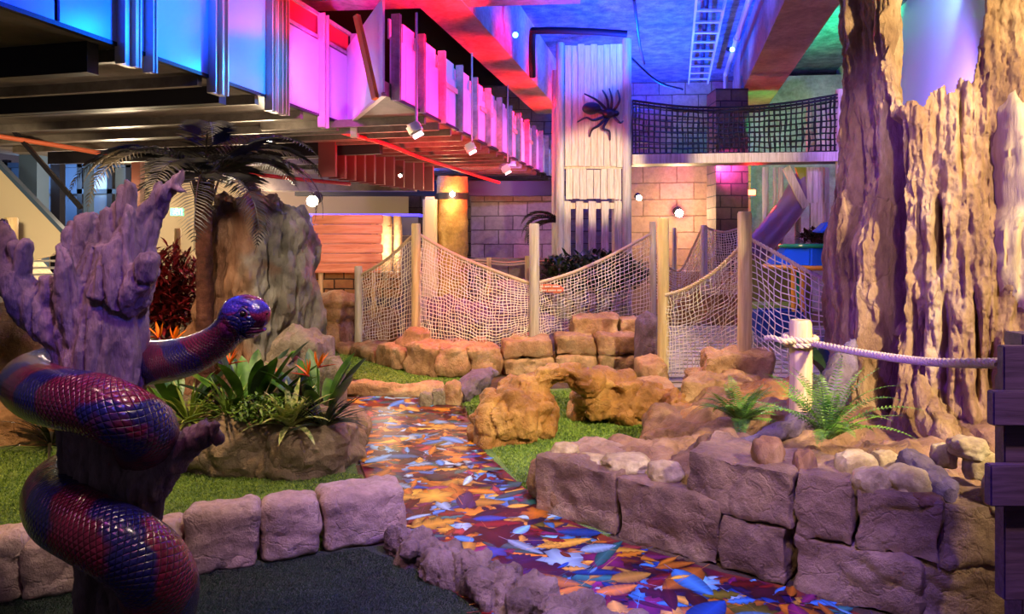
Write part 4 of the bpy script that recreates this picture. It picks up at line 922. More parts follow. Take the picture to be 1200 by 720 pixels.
for i, px in enumerate((452, 466)):
    b = BM(); tube(b, [(X(px, 12), 12, z*.25) for z in range(0, 9)]+[(X(px, 12), 12, Z(262, 12)-.05), (X(px, 12), 12, Z(262, 12))], [(.12 if i == 0 else .075)*(.97+.05*math.sin(z*3)) for z in range(11)], 16); displace(b, .02, 6, i); one('lit_stump', b, M['sand'], ['thicker brightly lit upright log beyond the orange plank screen', 'thinner brightly lit upright log beyond the orange plank screen'][i], 'log')
# orange plank screen
ps = thing('plank_screen', 'screen of horizontal orange planks on a brick base', 'screen', (X(408, 10.4), 10.4, 0))
for i in range(6):
    y0 = 252+i*11.4; x0 = 366+(i % 2); x1 = 449-(i % 3); a, c = P(x0, y0+10.8, 10.4), P(x1, y0, 10.4); b = BM(); box(b, (a+c)/2, (c.x-a.x, .04, c.z-a.z)); bmesh.ops.bevel(b, geom=b.edges[:], offset=.012, segments=2, affect='EDGES'); mk('plank', b, M['plank'], ps)
for px in (376, 438): b = BM(); cyl(b, P(px, 420, 10.46), P(px, 256, 10.46), .035, 10); mk('post', b, M['postwood'], ps)
b = BM(); a, c = P(366, 348, 10.7), P(470, 319, 10.7); box(b, (a+c)/2, (c.x-a.x, .3, c.z-a.z)); one('brick_wall', b, M['brick'], 'low brown brick wall under the orange plank screen', 'wall', sm=False)
b = BM(); a, c = P(366, 420, 10.9), P(470, 345, 10.9); box(b, (a+c)/2, (c.x-a.x, .3, c.z-a.z)); one('dark_wall', b, M['purplerock'], 'dark wall under the brick wall behind the leftmost net', 'wall', sm=False)  # plain box in the purplish grey rock material
# bar counter behind
ct = thing('glass_counter', 'counter with violet lit glazed front behind the plank screen', 'counter', (X(420, 13.5), 13.5, 0))
b = BM(); box(b, (X(430, 13.5), 13.5, 1.85), (2.1, .5, .36)); mk('glass_front', b, plain('grey_violet_glass', '54506c', .2), ct, sm=False)
b = BM(); box(b, (X(430, 13.5), 13.45, 2.06), (2.2, .6, .05)); mk('lit_edge', b, emit('violet_strip', (.12, .08, .9), 1.2), ct, sm=False)
b = BM(); box(b, (X(430, 13.5), 13.6, .85), (2.1, .5, 1.6)); mk('base', b, M['purplerock'], ct, sm=False)
# ------------------------------------------------------------------ back walls
def wallbox(name, p, q, z0, z1, th, mat, st=True, **k):
    p, q = V((p[0], p[1], 0)), V((q[0], q[1], 0)); L = (q-p).length; b = BM(); box(b, (L/2, th/2, (z0+z1)/2), (L, th, z1-z0))
    me = bpy.data.meshes.new(name); b.to_mesh(me); b.free(); me.materials.append(mat); o = bpy.data.objects.new(name, me); C.objects.link(o)
    o.location = p; o.rotation_euler = (0, 0, math.atan2(q.y-p.y, q.x-p.x))
    if st: o['kind'] = 'structure'
    return o
wallbox('wall_back', (-10, 17.8), (7.2, 16.2), 0, 6, .3, M['backblock'])
wallbox('wall_back', (X(552, 14.6), 14.6), (X(660, 14.2), 14.2), 0, Z(222, 14.4), .3, M['backblock'])
wallbox('wall_back', (X(735, 14.6), 14.6), (X(880, 14.2), 14.2), 0, Z(190, 14.4), .3, M['backcream'])
wallbox('wall_back', (X(862, 15.2), 15.2), (X(1010, 14.9), 14.9), 0, 5.2, .3, M['beamconc'])
wallbox('wall_right', (4.6, 2.0), (7.6, 15.3), 0, 5.6, .3, M['panelwhite'])
o = wallbox('garden_wall', (X(556, 12.2), 12.2), (X(655, 12.2), 12.2), 0, Z(303, 12.2), .25, M['backblock'], False); tag(o, 'mid height block wall behind the longest rope net', 'wall')
o = wallbox('garden_wall', (X(780, 12.8), 12.8), (X(880, 12.6), 12.6), 0, Z(318, 12.8), .25, M['sand'], False); tag(o, 'sandy wall behind the rope bridge below the wall lamp', 'wall')
hr_ = thing('rope_rail', 'two thin posts with sagging ropes in front of the block wall', 'rope rail', (X(596, 11.9), 11.9, 0))
for px in (573, 618): b = BM(); cyl(b, P(px, 360, 11.9), P(px, 302 if px < 600 else 300, 11.9), .04, 10); mk('post', b, M['postwood'], hr_)
for y in (306, 309): b = BM(); tube(b, cat([P(540, y-2, 11.9), P(573, y, 11.9), P(595, y+2, 11.9), P(618, y, 11.9), P(645, y, 11.9)], 20), .018, 6); mk('rope', b, M['rope'], hr_)
# lamp fixtures
def lamp(px, py, Y, lab, r=.05, mat='bulb'):
    t = thing('spot_lamp', lab, 'lamp', P(px, py, Y)); b = BM(); ball(b, P(px, py, Y), r, 3); mk('bulb', b, M[mat], t)
    b = BM(); cyl(b, P(px, py, Y)+V((0, .02, 0)), P(px, py, Y)+V((0, .16, .05)), r*.9, 12, r*1.2); mk('housing', b, M['darksteel'], t); return t
lamp(366, 236, 6.9, 'brightest white spot lamp right above the rock pillar', .055); lamp(315, 165, 8.0, 'small warm spot lamp among the palm fronds', .035)
lamp(796, 250, 14.0, 'glaring warm wall lamp behind the rope bridge', .08); lamp(749, 232, 12.6, 'small warm lamp under the footbridge beside the tower', .05)
lamp(604, 41, 9.2, 'small cyan lamp on the blue side of the red beam', .035, 'bulbblue'); lamp(858, 58, 9.5, 'small cyan lamp on the ceiling tray', .03, 'bulbblue'); lamp(469, 206, 11, 'tiny warm lamp under the far platform', .025)
# exit sign
b = BM(); a, c = P(200, 253, 12), P(215, 244, 12); box(b, (a+c)/2, (c.x-a.x, .03, c.z-a.z)); ex = one('exit_sign', b, M['greensign'], 'small green running man exit sign at the left rear', 'sign', sm=False)
b = BM(); Yx = 11.97
for (xa, ya, xb, yb, w_) in ((206.5, 246.2, 205.5, 249, .035), (205.5, 249, 207.5, 251.5, .025), (205.5, 249, 203.5, 251, .025), (206.2, 247, 208.5, 248, .02), (206.2, 247, 204, 247.8, .02), (210, 245.5, 210, 251.8, .02), (210, 245.5, 213.3, 245.5, .02), (213.3, 245.5, 213.3, 251.8, .02)): beam(b, P(xa, ya, Yx), P(xb, yb, Yx), .01, w_, (0, 1, 0))
ball(b, P(207, 245.2, Yx), .022, 2); mk('pictogram', b, emit('sign_white', (.7, 1, .8), 1.5), ex)
# ------------------------------------------------------------------ ceiling, beams
def along(X0, Y): return V((X0+.2375*Y, Y, 0))
def lbeam(name, Xa, Xb, z0, z1, Ya, Yb, mat, st=True):
    p = [along(Xa, Ya), along(Xb, Ya), along(Xb, Yb), along(Xa, Yb)]; b = BM()
    hexa(b, [(q.x, q.y, z0) for q in p]+[(q.x, q.y, z1) for q in p])
    o = mk(name, b, mat, sm=False)
    if st: o['kind'] = 'structure'
    return o
lbeam('ceiling', -2.5, 1.3, 5.4, 5.6, 1, 17.5, M['ceil']); lbeam('ceiling', -10, -2.5, 5.4, 5.6, 1, 18, M['ceilunlit']); lbeam('ceiling', 1.3, 4.5, 5.4, 5.6, 1, 17.5, M['ceil'])
lbeam('trim_beam', -3.08, -2.5, 4.4, 5.4, 1.5, 15.3, M['beamconc']); lbeam('trim_beam', 1.3, 1.97, 4.4, 5.4, 1.5, 15, M['beamwarm'])
b = BM(); beam(b, (-4.6, 8.55, 4.7), (.8, 7.98, 4.66), .35, .5); struct('trim_beam', b, M['beamconc'], sm=False)
# duct and trays on the blue lit ceiling
pt = thing('ceiling_pipe', 'shiny pipe with couplings running along the blue lit ceiling', 'pipe', along(1.02, 6)+V((0, 0, 4.85)))
b = BM(); cyl(b, along(1.02, 5)+V((0, 0, 4.85)), along(1.02, 13.5)+V((0, 0, 4.85)), .045, 14); mk('tube', b, M['steel'], pt)
for Y in (7.2, 9, 11): b = BM(); cyl(b, along(1.02, Y)+V((0, 0, 4.85)), along(1.02, Y+.15)+V((0, 0, 4.85)), .06, 14); mk('coupling', b, M['steel'], pt)
b = BM(); cyl(b, along(1.02, 13.5)+V((0, 0, 4.85)), along(1.02, 13.5)+V((0, 0, 3.4)), .045, 12); mk('drop', b, M['steel'], pt)
tr = thing('cable_tray', 'ladder shaped cable tray under the blue lit ceiling', 'cable tray', along(.5, 8)+V((0, 0, 5.1)))
for x in (.32, .74): b = BM(); p = [along(x, 5)+V((0, 0, 5.05)), along(x, 15)+V((0, 0, 5.05))]; beam(b, p[0], p[1], .03, .1); mk('rail', b, M['steel'], tr, sm=False)
for i in range(18): b = BM(); Y = 5.3+i*.55; beam(b, along(.32, Y)+V((0, 0, 5.03)), along(.74, Y)+V((0, 0, 5.03)), .07, .025); mk('rung', b, M['steel'], tr, sm=False)
b = BM(); p = [along(.45, 5)+V((0, 0, 5.1)), along(.45, 9)+V((0, 0, 5.12)), along(.6, 15)+V((0, 0, 5.08))]; tube(b, p, .04, 8); mk('cables', b, M['darksteel'], tr)
b = BM(); p = [P(622, 34, 9.5), P(628, 20, 9.5), P(650, 18, 9.6), P(690, 19, 9.7), P(700, 24, 9.7)]
b = BM(); tube(b, cat([P(624, 90, 10.2), P(624, 42, 9.8), P(632, 36, 9.7), P(690, 37, 9.6), P(735, 40, 9.5)], 30), .05, 10); one('dark_duct', b, M['darksteel'], 'dark pipe bending round the top of the blue lit ceiling recess', 'pipe')
for i, (a, c, lab) in enumerate([((743, 0, 8), (755, 75, 10), 'thin dark cable hanging from the blue lit ceiling beside the tower'), ((740, 68, 11), (800, 105, 11.4), 'slack dark cable between tower and footbridge net')]):
    b = BM(); m = lerp(P(*a), P(*c), .5)-V((0, 0, .12)); tube(b, cat([P(*a), m, P(*c)], 16), .018, 6); one('hanging_cable', b, M['darksteel'], lab, 'cable')
for i, (px, y0, y1, Y, lab) in enumerate([(488, 15, 143, 6.8, 'nearest'), (553, 62, 165, 9.0, 'second'), (595, 100, 190, 11.0, 'third')]):
    t = thing('hanging_spotlight', '%s white box spotlight hanging on a thin rod beside the magenta platform' % lab, 'spotlight', P(px, y1, Y))
    b = BM(); cyl(b, P(px, y0, Y), P(px, y1, Y), .012, 8); mk('rod', b, M['steel'], t)
    b = BM(); s = .15; c = P(px-2, y1+8, Y); ax = (V((math.cos(.5), 0, math.sin(.5))), V((0, 1, 0)), V((-math.sin(.5), 0, math.cos(.5)))); box(b, c, (s*.95, .16, s*.75), ax=ax); bmesh.ops.bevel(b, geom=b.edges[:], offset=.02, segments=2, affect='EDGES'); mk('housing', b, M['white'], t)
    b = BM(); box(b, c-ax[2]*.078, (s*.7, .11, .012), ax=ax); mk('lens', b, emit('lens_glow', (1, .7, .8), 3), t, sm=False)
# ------------------------------------------------------------------ raised platforms
ZP = 3.0
X1, X2 = -4.05, -2.82
pl1 = thing('raised_platform', 'raised platform with galvanised underside, blue and magenta lit glazed side panels', 'platform', (-4, 8, ZP))
poly = [along(X1, 2.5), along(X1, 8.45), along(X2, 6.63), along(X2, 15.6), along(X2-3, 16), along(X1-7, 16), along(X1-7, 2.5)]
b = BM(); slab(b, [(p.x, p.y) for p in poly], ZP+.0, ZP+.14); bmesh.ops.recalc_face_normals(b, faces=b.faces[:]); mk('deck_plate', b, M['soffit'], pl1, sm=False)
# joists under the deck
def joist(x0, Y, x1=None, h=.09, w=.06):
    a = along(x0, Y); c = a+PX*((x1-x0)/(PX.x-.2375*PX.y)); b = BM(); beam(b, V((a.x, a.y, ZP-h/2)), V((c.x, c.y, ZP-h/2)), w, h); mk('joist', b, M['soffit'] if h < .1 else M['darksteel'], pl1, sm=False)
for i in range(12): joist(X1-6, 4.2+i*.8+2.2, X1-.02, .09, .06)
for i in range(19): joist(X2-2.2, 8.3+i*.45, X2-.03, .085, .05)
for Y, h in ((4.6, .22), (6.0, .16), (9.4, .2)): joist(X1-6, Y+1.6, X1-.1, h, .1)
# edge beam
def edge(x, Ya, Yb, mat='darksteel', h=.03, z=ZP):
    a, c = along(x, Ya), along(x, Yb); b = BM(); beam(b, V((a.x, a.y, z)), V((c.x, c.y, z)), .05, h); mk('edge_beam', b, M[mat], pl1, sm=False)
edge(X1+.02, 2.6, 8.4); edge(X2+.02, 6.8, 15.6); 
a, c = along(X1, 8.45), along(X2, 6.63); b = BM(); beam(b, V((a.x, a.y, ZP)), V((c.x, c.y, ZP)), .05, .03); mk('edge_beam', b, M['steel'], pl1, sm=False)
glass = M['panelwhite']; bluelit_glass = plain('blue_lit_panel', '86a8e4', .3)  # whitish panes; the blue light on them is mixed into the second colour
def panel(p, q, z0, z1, nm='side_panel', mat=None, th=.02):
    b = BM(); p, q = V((p.x, p.y, 0)), V((q.x, q.y, 0)); beam(b, p+V((0, 0, (z0+z1)/2)), q+V((0, 0, (z0+z1)/2)), th, z1-z0); return mk(nm, b, mat or glass, pl1, sm=False)
def pxY(px, X0, ): return X0/((px-790)/F)       # depth where an X0 line is seen at a pixel column
ys = [2.6]+[pxY(p, X1) for p in (60, 150, 166, 245, 318, 372, 408)]
for i in range(len(ys)-1):
    panel(along(X1+.03, ys[i]+.02), along(X1+.03, ys[i+1]-.02), ZP+.0, ZP+(1.75 if i < 5 else .84), mat=bluelit_glass if i < 5 else None)
    if i >= 5:
        panel(along(X1, ys[i]+.02), along(X1, ys[i+1]-.02), ZP+.92, ZP+1.12, 'red_slats', plain('red_grille', 'a02038', .5))
        for z in (.88, 1.14): panel(along(X1+.01, ys[i]), along(X1+.01, ys[i+1]), ZP+z-.02, ZP+z+.02, 'handrail', M['beamconc'], .06)
def upright(x, Y, z0, z1, w=.07, mat='steel', nm='upright', d=.05):
    a = along(x, Y); b = BM(); ax = (AX, PX, V((0, 0, 1))); box(b, (a.x, a.y, (z0+z1)/2), (w, d, z1-z0), ax=ax)
    for s in (-1, 1): box(b, V((a.x, a.y, (z0+z1)/2))+AX*s*(w/2)+PX*.02, (.012, .09, z1-z0), ax=ax)
    mk(nm, b, M[mat], pl1, sm=False)
for px, w, zz in ((137, .1, 1.8), (147, .03, 1.8), (166, .035, 1.8), (243, .09, 1.8), (251, .06, 1.8), (309, .06, 1.8), (316, .09, 1.8), (325, .05, 1.8), (372, .09, 1.15), (409, .04, 1.15)): upright(X1+.05, pxY(px, X1), ZP-.14, ZP+zz, w)
# chamfer side
a, c = along(X1, 8.45), along(X2, 6.63); panel(a, c, ZP+.03, ZP+.95)
b = BM(); beam(b, V((c.x-.10, c.y+.10, ZP-.02)), V((c.x-.32, c.y+.25, ZP+.85)), .05, .06); mk('brace', b, plain('orange_brace', 'e07020', .5), pl1, sm=False)
n = 26; Ys = [lerp(6.8, 15.5, (i/n)) for i in range(n+1)]
mg = plain('side_board_paint', 'd8d4dc', .45)
for i in range(n):
    panel(along(X2, Ys[i]+.012), along(X2, Ys[i+1]-.012), ZP+.04, ZP+.62, 'side_board', mg, .025 if i % 2 else .04)
    hi = .80+.05*(i % 2); panel(along(X2-.03, Ys[i]+.01), along(X2-.03, Ys[i+1]-.01), ZP+.6, ZP+hi, 'upper_board', mg)
for i in range(0, n+1, 2): upright(X2+.03, Ys[i]+.01, ZP-.02, ZP+.84, .035, 'beamconc', d=.03)
for i in range(4, n-3, 5): panel(along(X2+.03, Ys[i]+.04), along(X2+.03, Ys[i+2]), ZP+.46, ZP+.52, 'sign_strip', plain('pale_strip', 'e8b8a0', .5), .02)
# near, higher bit of platform at upper left
pl0 = thing('near_platform', 'nearer platform corner with dark blue glazing at the upper left edge', 'platform', (-3.6, 4.3, 3))
a0, a1 = P(-60, -12, 4.4), P(137, 56, 5.1)
b = BM(); beam(b, a0-V((0, 0, .0)), a1, .08, .07); mk('edge_beam', b, M['steel'], pl0, sm=False)
b = BM(); beam(b, a0+V((0, 0, .12)), a1+V((0, 0, .10)), .05, .04); mk('lower_rail', b, M['beamconc'], pl0, sm=False)
b = BM(); beam(b, a0+V((-.03, 0, .75)), a1+V((-.03, 0, .75)), .02, 1.2); mk('side_panel', b, plain('dark_blue_glass', '3a4a80', .25), pl0, sm=False)
u = (a1-a0); s = V((-u.y, u.x, 0)).normalized()
b = BM(); hexa(b, [a0-V((0, 0, .02)), a1-V((0, 0, .02)), a1+s*.8-V((0, 0, .02)), a0+s*2.5-V((0, 0, .02)), a0+V((0, 0, .05)), a1+V((0, 0, .05)), a1+s*.8+V((0, 0, .05)), a0+s*2.5+V((0, 0, .05))]); bmesh.ops.recalc_face_normals(b, faces=b.faces[:]); mk('deck_plate', b, M['darksteel'], pl0, sm=False)
b = BM(); beam(b, a1-V((0, 0, .03)), a1+V((0, 0, 1.4)), .1, .1, (1, 0, 0)); mk('upright', b, M['steel'], pl0, sm=False)
# support columns below the platform, pipes
def pcol(px, Y, w, mat, lab, base=0): b = BM(); x = X(px, Y); box(b, (x, Y, ZP/2), (w, w, ZP)); one('steel_column', b, mat, lab, 'column', sm=False)
sb = plain('blue_grey_steel', '3c5068', .5)
pcol(40, 11.5, .3, sb, 'wide blue grey steel column at the far left'); pcol(68, 12.2, .16, M['darksteel'], 'dark steel column right of the wide blue one'); pcol(104, 12.4, .12, sb, 'blue grey steel column behind the palm fronds'); pcol(162, 11.0, .14, plain('rust_column', '5c2c1c'), 'rust brown column behind the dead tree crown')
b = BM(); tube(b, cat([P(-40, 152, 8.5), P(0, 160, 8.8), P(70, 171, 9.3), P(136, 183, 9.8)], 12), .032, 12); one('orange_pipe', b, plain('orange_pipe', 'c0603c', .4), 'orange pipe slanting across the upper left under the platform', 'pipe')
b = BM(); tube(b, cat([P(258, 200, 8.9), P(330, 208, 9.8), P(410, 216, 10.8)], 12), .03, 10); one('sprinkler_pipe', b, plain('red_pipe', 'b03020', .4), 'thin red pipe above the rock pillar', 'pipe')
b = BM(); tube(b, cat([P(400, 155, 8.6), P(450, 168, 9.3), P(500, 187, 10.4), P(585, 214, 12.8)], 16), .028, 10); one('sprinkler_pipe', b, plain('red_pipe2', 'c02020', .4), 'red pipe running under the magenta lit platform', 'pipe')
b = BM(); box(b, (X(385, 12.5), 12.5, 2.62), (3.2, .3, .3)); struct('trim_beam', b, M['soffit'], sm=False)
b = BM(); box(b, (X(520, 13.9), 13.9, 2.62), (6.0, .2, .3)); struct('trim_beam', b, M['darksteel'], sm=False)
cu = thing('hanging_baffles', 'row of dark red hanging baffles under the magenta platform', 'baffles', (-2, 11, 2.3))
for i in range(11):
    px = lerp(384, 500, i/10); Y = lerp(9.6, 12.4, i/10); b = BM(); ax = (AX, PX, V((0, 0, 1))); box(b, (X(px, Y), Y, ZP-.28), (.06, .26, .5), ax=ax); mk('baffle', b, plain('baffle', '6a3438', .6) if i == 0 else C.objects['baffle'].data.materials[0], cu, sm=False)
# left rear: glazing, staircase
wallbox('wall_left', (-13, 12.5), (-2.5, 16.5), 0, 3, .2, M['cream'])
gz = thing('glazed_partition', 'blue grey glazed partition under the platform at the left rear', 'partition', (X(70, 13), 13, 1.6))
for i, px in enumerate((-30, 8, 50, 95, 130, 152)):
    b = BM(); box(b, (X(px, 13), 13, 2.35), (.1, .1, 1.5)); mk('mullion', b, M['darksteel'], gz, sm=False)
for z in (1.62, 2.5, 3.0): b = BM(); box(b, (X(60, 13), 13, z), (3.2, .1, .09)); mk('transom', b, sb, gz, sm=False)
b = BM(); box(b, (X(60, 13), 13.1, 2.3), (3.2, .02, 1.4)); mk('pane', b, plain('blue_grey_glass', '5a6c84', .2), gz, sm=False)
st = thing('staircase', 'cream sided staircase climbing to the left behind the dead tree', 'staircase', (X(30, 9.5), 9.5, 0))
b = BM(); a = [P(-60, 130, 9.2), P(2, 193, 9.2), P(76, 272, 9.2), P(76, 285, 9.2), P(60, 300, 9.2), P(-60, 330, 9.2)]
va = [b.verts.new(p) for p in a]; vb = [b.verts.new(p+V((0, .06, 0))) for p in a]; b.faces.new(va[::-1]); b.faces.new(vb); [b.faces.new((va[i], va[(i+1) % 6], vb[(i+1) % 6], vb[i])) for i in range(6)]; bmesh.ops.recalc_face_normals(b, faces=b.faces[:]); mk('side_panel', b, M['cream'], st, sm=False)
b = BM(); beam(b, P(-60, 130, 9.15), P(78, 274, 9.15), .1, .05); mk('handrail', b, sb, st, sm=False)
b = BM(); beam(b, P(0, 285, 9.4), P(78, 378, 9.4), .8, .14); mk('stringer', b, M['postwood'], st, sm=False)
for i in range(8): b = BM(); box(b, P(48+i*4, 306+i*8, 9.0), (.5, .3, .02)); mk('tread', b, M['steel'], st, sm=False)
for i in range(12): b = BM(); beam(b, P(46+i*3.2, 375, 8.8), P(62+i*3.2, 330, 8.8), .012, .012); mk('baluster', b, M['steel'], st, sm=False)
post(13, 8.4, 255, 431, 14, 'short brown post at the far left in front of the stair side', 'postwood', None); post(208, 10.5, 268, 401, 8, 'short brown post below the exit sign', 'postwood', None)
b = BM(); beam(b, P(15, 152, 9), P(95, 244, 9), .05, .05); one('diagonal_strut', b, M['darksteel'], 'dark diagonal strut above the stair side', 'strut', sm=False)
# ------------------------------------------------------------------ plants
def frond(b, base, az, el, L, droop, leaf, n=22, w=.012, curl=0, vee=.35, rach=.006, tip=.25, start=.12, back=.55):
    """pinnate frond, leaflets as folded tapering blades"""
    d = V((math.cos(az), math.sin(az), 0)); up = V((0, 0, 1)); pts = []; p = V(base); a = el
    seg = n+3
    for i in range(seg): pts.append(p.copy()); p = p+(d*math.cos(a)+up*math.sin(a))*(L/seg); a -= droop/seg*(1+.8*i/seg)
    tube(b, pts, [rach*(1-.8*i/seg) for i in range(seg)], 4, cap=False)
    side = d.cross(up)
    for i in range(int(start*seg), seg-1):
        t = i/(seg-1); T = (pts[i+1]-pts[i]).normalized(); Nn = side.cross(T)
        ll = leaf*(math.sin(PI*min(1, .18+t*.86))**.7)*(1-tip*t)
        for s in (-1, 1):
            q = pts[i]; dr = (side*s*1+T*back+Nn*vee+up*random.uniform(-.1, .1)).normalized()
            e = q+dr*ll; m = q.lerp(e, .45)-up*0+Nn*ll*.05; e = e-up*ll*.12
            ww = T*w*.5
            try: b.faces.new((b.verts.new(q-ww*.5), b.verts.new(q+ww*.5), b.verts.new(m+ww), b.verts.new(e), b.verts.new(m-ww)))
            except ValueError: pass
def blade(b, base, az, el, L, w, droop, n=8, fold=.25, kind='lance', twist=0):
    d = V((math.cos(az), math.sin(az), 0)); up = V((0, 0, 1)); side = d.cross(up); p = V(base); a = el; rows = []
    for i in range(n+1):
        t = i/n; T = d*math.cos(a)+up*math.sin(a); Nn = side.cross(T)
        if kind == 'lance': ww = w*math.sin(PI*min(1, .12+.88*t))**.8 if t < 1 else 0
        elif kind == 'paddle': ww = (.06*w if t < .35 else w*math.sin(PI*min(1, (t-.3)/.72))**.7) if t < 1 else 0
        else: ww = w*(1-t)**.6
        rows.append([b.verts.new(p-side*ww+Nn*fold*ww), b.verts.new(p), b.verts.new(p+side*ww+Nn*fold*ww)]); p = p+T*(L/n); a -= droop/n
    for i in range(n):
        for j in (0, 1): b.faces.new((rows[i][j], rows[i][j+1], rows[i+1][j+1], rows[i+1][j]))
random.seed(11)
fern1 = leafmat('fern_green', '2c6414', '88b43c'); fern2 = leafmat('fern_dark', '2c5c18', '6c9c34')
def fern(px, py, Y, L, n, lab, mat, seed, leaf=.05, up=.9):
    random.seed(seed); c = P(px, py, Y); t = thing('fern', lab, 'fern', c, 'ferns on the raised rock bed')
    for i in range(n):
        b = BM(); az = 2*PI*i/n*1.0+random.uniform(-.25, .25); frond(b, c+V((.015*math.cos(az), .015*math.sin(az), 0)), az, random.uniform(.5, 1.45)*up, L*random.uniform(.75, 1.1), random.uniform(.4, 1.3), leaf, 24, .0078, rach=.0025, vee=.1, back=.25)
        mk('frond', b, mat, t, sm=False)
fern(970, 514, 3.42, .45, 30, 'bright green arching fern in front of the short roped post', fern1, 1, .055, 1.05)
fern(868, 495, 4.4, .40, 26, 'darker green fern on the brown bank left of the trunk root', fern2, 2, .06)
# palm tree
pm = thing('palm_tree', 'palm with ringed brown trunk and dark feathery crown before the rock pillar', 'palm tree', (X(239, 5.45), 5.45, .2))
b = BM(); PY = 5.45; zs = [.2+i*.02 for i in range(94)]; tube(b, [(X(239, PY)+.012*math.sin(z*2), PY, z) for z in zs], [(.068-.010*(z-.2)/1.9)*(1+.07*(abs((z/.07) % 1-.5)*2)) for z in zs], 18); displace(b, .012, 12, 3)
mk('trunk', b, stone('palm_bark', ['38201c', '5c3428', '7c5040'], 6, .8, .9, .02, crack=False), pm)
b = BM(); c = V((X(240, PY), PY, Z(225, PY)))
for i in range(9):
    az = 2*PI*i/9; blade(b, c+V((math.cos(az)*.05, math.sin(az)*.05, -.12)), az, 1.25, .30, .035, -.1, 5, .3, 'tri')
mk('crown_sheath', b, leafmat('sheath', '3c2c14', '6c5428'), pm, sm=False)
pfm = leafmat('palm_dark', '18161a', '3c3a30', .5); random.seed(5); c = V((X(240, PY), PY, Z(212, PY)))
for i in range(19):
    b = BM(); az = 2*PI*i/19+random.uniform(-.12, .12); frond(b, c, az, random.uniform(.15, 1.0), random.uniform(1.05, 1.35), random.uniform(1.1, 2.0), .30, 40, .012, rach=.007, vee=.05, back=.7, tip=.4)
    mk('frond', b, pfm, pm, sm=False)
# flowering bird of paradise plants and undergrowth on the mound
bop = leafmat('paddle_green', '1e4a12', '5a8a2c', .35); bopd = leafmat('paddle_dark', '182818', '2c4838', .35); orange = plain('orange_petal', 'f08010', .4); bluep = plain('blue_petal', '2030c0', .4); redp = plain('red_bract', 'd04028', .4)
def bird(px, py, Y, n, H, lab, seed, flowers):
    random.seed(seed); c = P(px, py, Y); t = thing('bird_of_paradise', lab, 'plant', c, 'bird of paradise plants on the rock mound')
    for i in range(n):
        b = BM(); az = 2*PI*i/n+random.uniform(-.4, .4); blade(b, c+V((.04*math.cos(az), .04*math.sin(az), 0)), az, random.uniform(.9, 1.4), H*random.uniform(.75, 1.15), .052, random.uniform(.2, .8), 12, .3, 'paddle'); mk('leaf', b, bop if random.random() < .65 else bopd, t)
    for fx_, fy_, s in flowers:
        f = P(fx_, fy_, Y-.05); b = BM(); tube(b, cat([c, lerp(c, f, .5)+V((.01, 0, 0)), f], 8), .006, 6); st_ = mk('flower_stem', b, bop, t)
        b = BM(); blade(b, f, 0 if s > 0 else PI, .25, .14, .014, .1, 6, .8, 'tri'); mk('bract', b, redp, st_)
        b = BM()
        for k in range(5): blade(b, f+V((.01*s, 0, .01)), random.uniform(-.6, .6)+(0 if s > 0 else PI), random.uniform(.6, 1.9), .12, .014, 0, 5, .5, 'lance')
        mk('petals', b, orange, st_); b = BM(); blade(b, f, 0 if s > 0 else PI, .7, .08, .006, 0, 4, .5, 'tri'); mk('blue_petal', b, bluep, st_)
bird(292, 500, 4.95, 24, .66, 'broad leaved plant with orange tips in the middle of the rock mound', 3, [(268, 428, 1)])
bird(372, 500, 4.85, 14, .54, 'bird of paradise with the biggest orange flower at the right end of the mound', 6, [(372, 432, 1), (362, 442, -1)])
bird(212, 500, 4.95, 12, .55, 'bird of paradise with yellow flowers behind the snake neck', 9, [(187, 398, -1), (203, 402, 1)])
sp1 = leafmat('variegated', '6c8c34', 'd0d08c', .4, 40); 
def spiky(px, py, Y, n, L, lab, mat, seed, w=.016, grp='spiky plants on the rock mound'):
    random.seed(seed); c = P(px, py, Y); t = thing('spiky_plant', lab, 'plant', c, grp)
    for k in range(4):
        b = BM()
        for i in range(n//4): az = random.uniform(0, 2*PI); blade(b, c+V((.02*math.cos(az), .02*math.sin(az), 0)), az, random.uniform(.25, 1.35), L*random.uniform(.75, 1.15), w, random.uniform(.3, 1.2), 7, .35, 'lance')
        mk('leaf_rosette', b, mat, t)
spiky(340, 500, 4.58, 64, .30, 'pale variegated spiky plant spilling over the front of the mound', sp1, 1, .022)
spiky(380, 500, 4.62, 40, .30, 'dark purple green spiky plant at the right end of the mound', leafmat('dark_spiky', '1c2c20', '3c4838'), 2, .014)
spiky(222, 496, 4.7, 60, .32, 'light green narrow leaved plant between snake and mound', leafmat('light_spiky', '5c7c24', 'a8b450'), 3, .009)
spiky(268, 490, 4.72, 60, .32, 'green narrow leaved plant left on the mound', leafmat('mid_spiky', '3c5c1c', '7c9c3c'), 4, .009)
spiky(60, 520, 5.2, 36, .42, 'dark spiky plant on the orange brown rock behind the dead tree', leafmat('dark_spiky2', '141810', '302c20'), 5, .012, None)
spiky(25, 462, 6.8, 30, .3, 'green grass like plant at the far left rock', leafmat('green_spiky', '3c5c1c', '7c9c3c'), 6, .01, None)
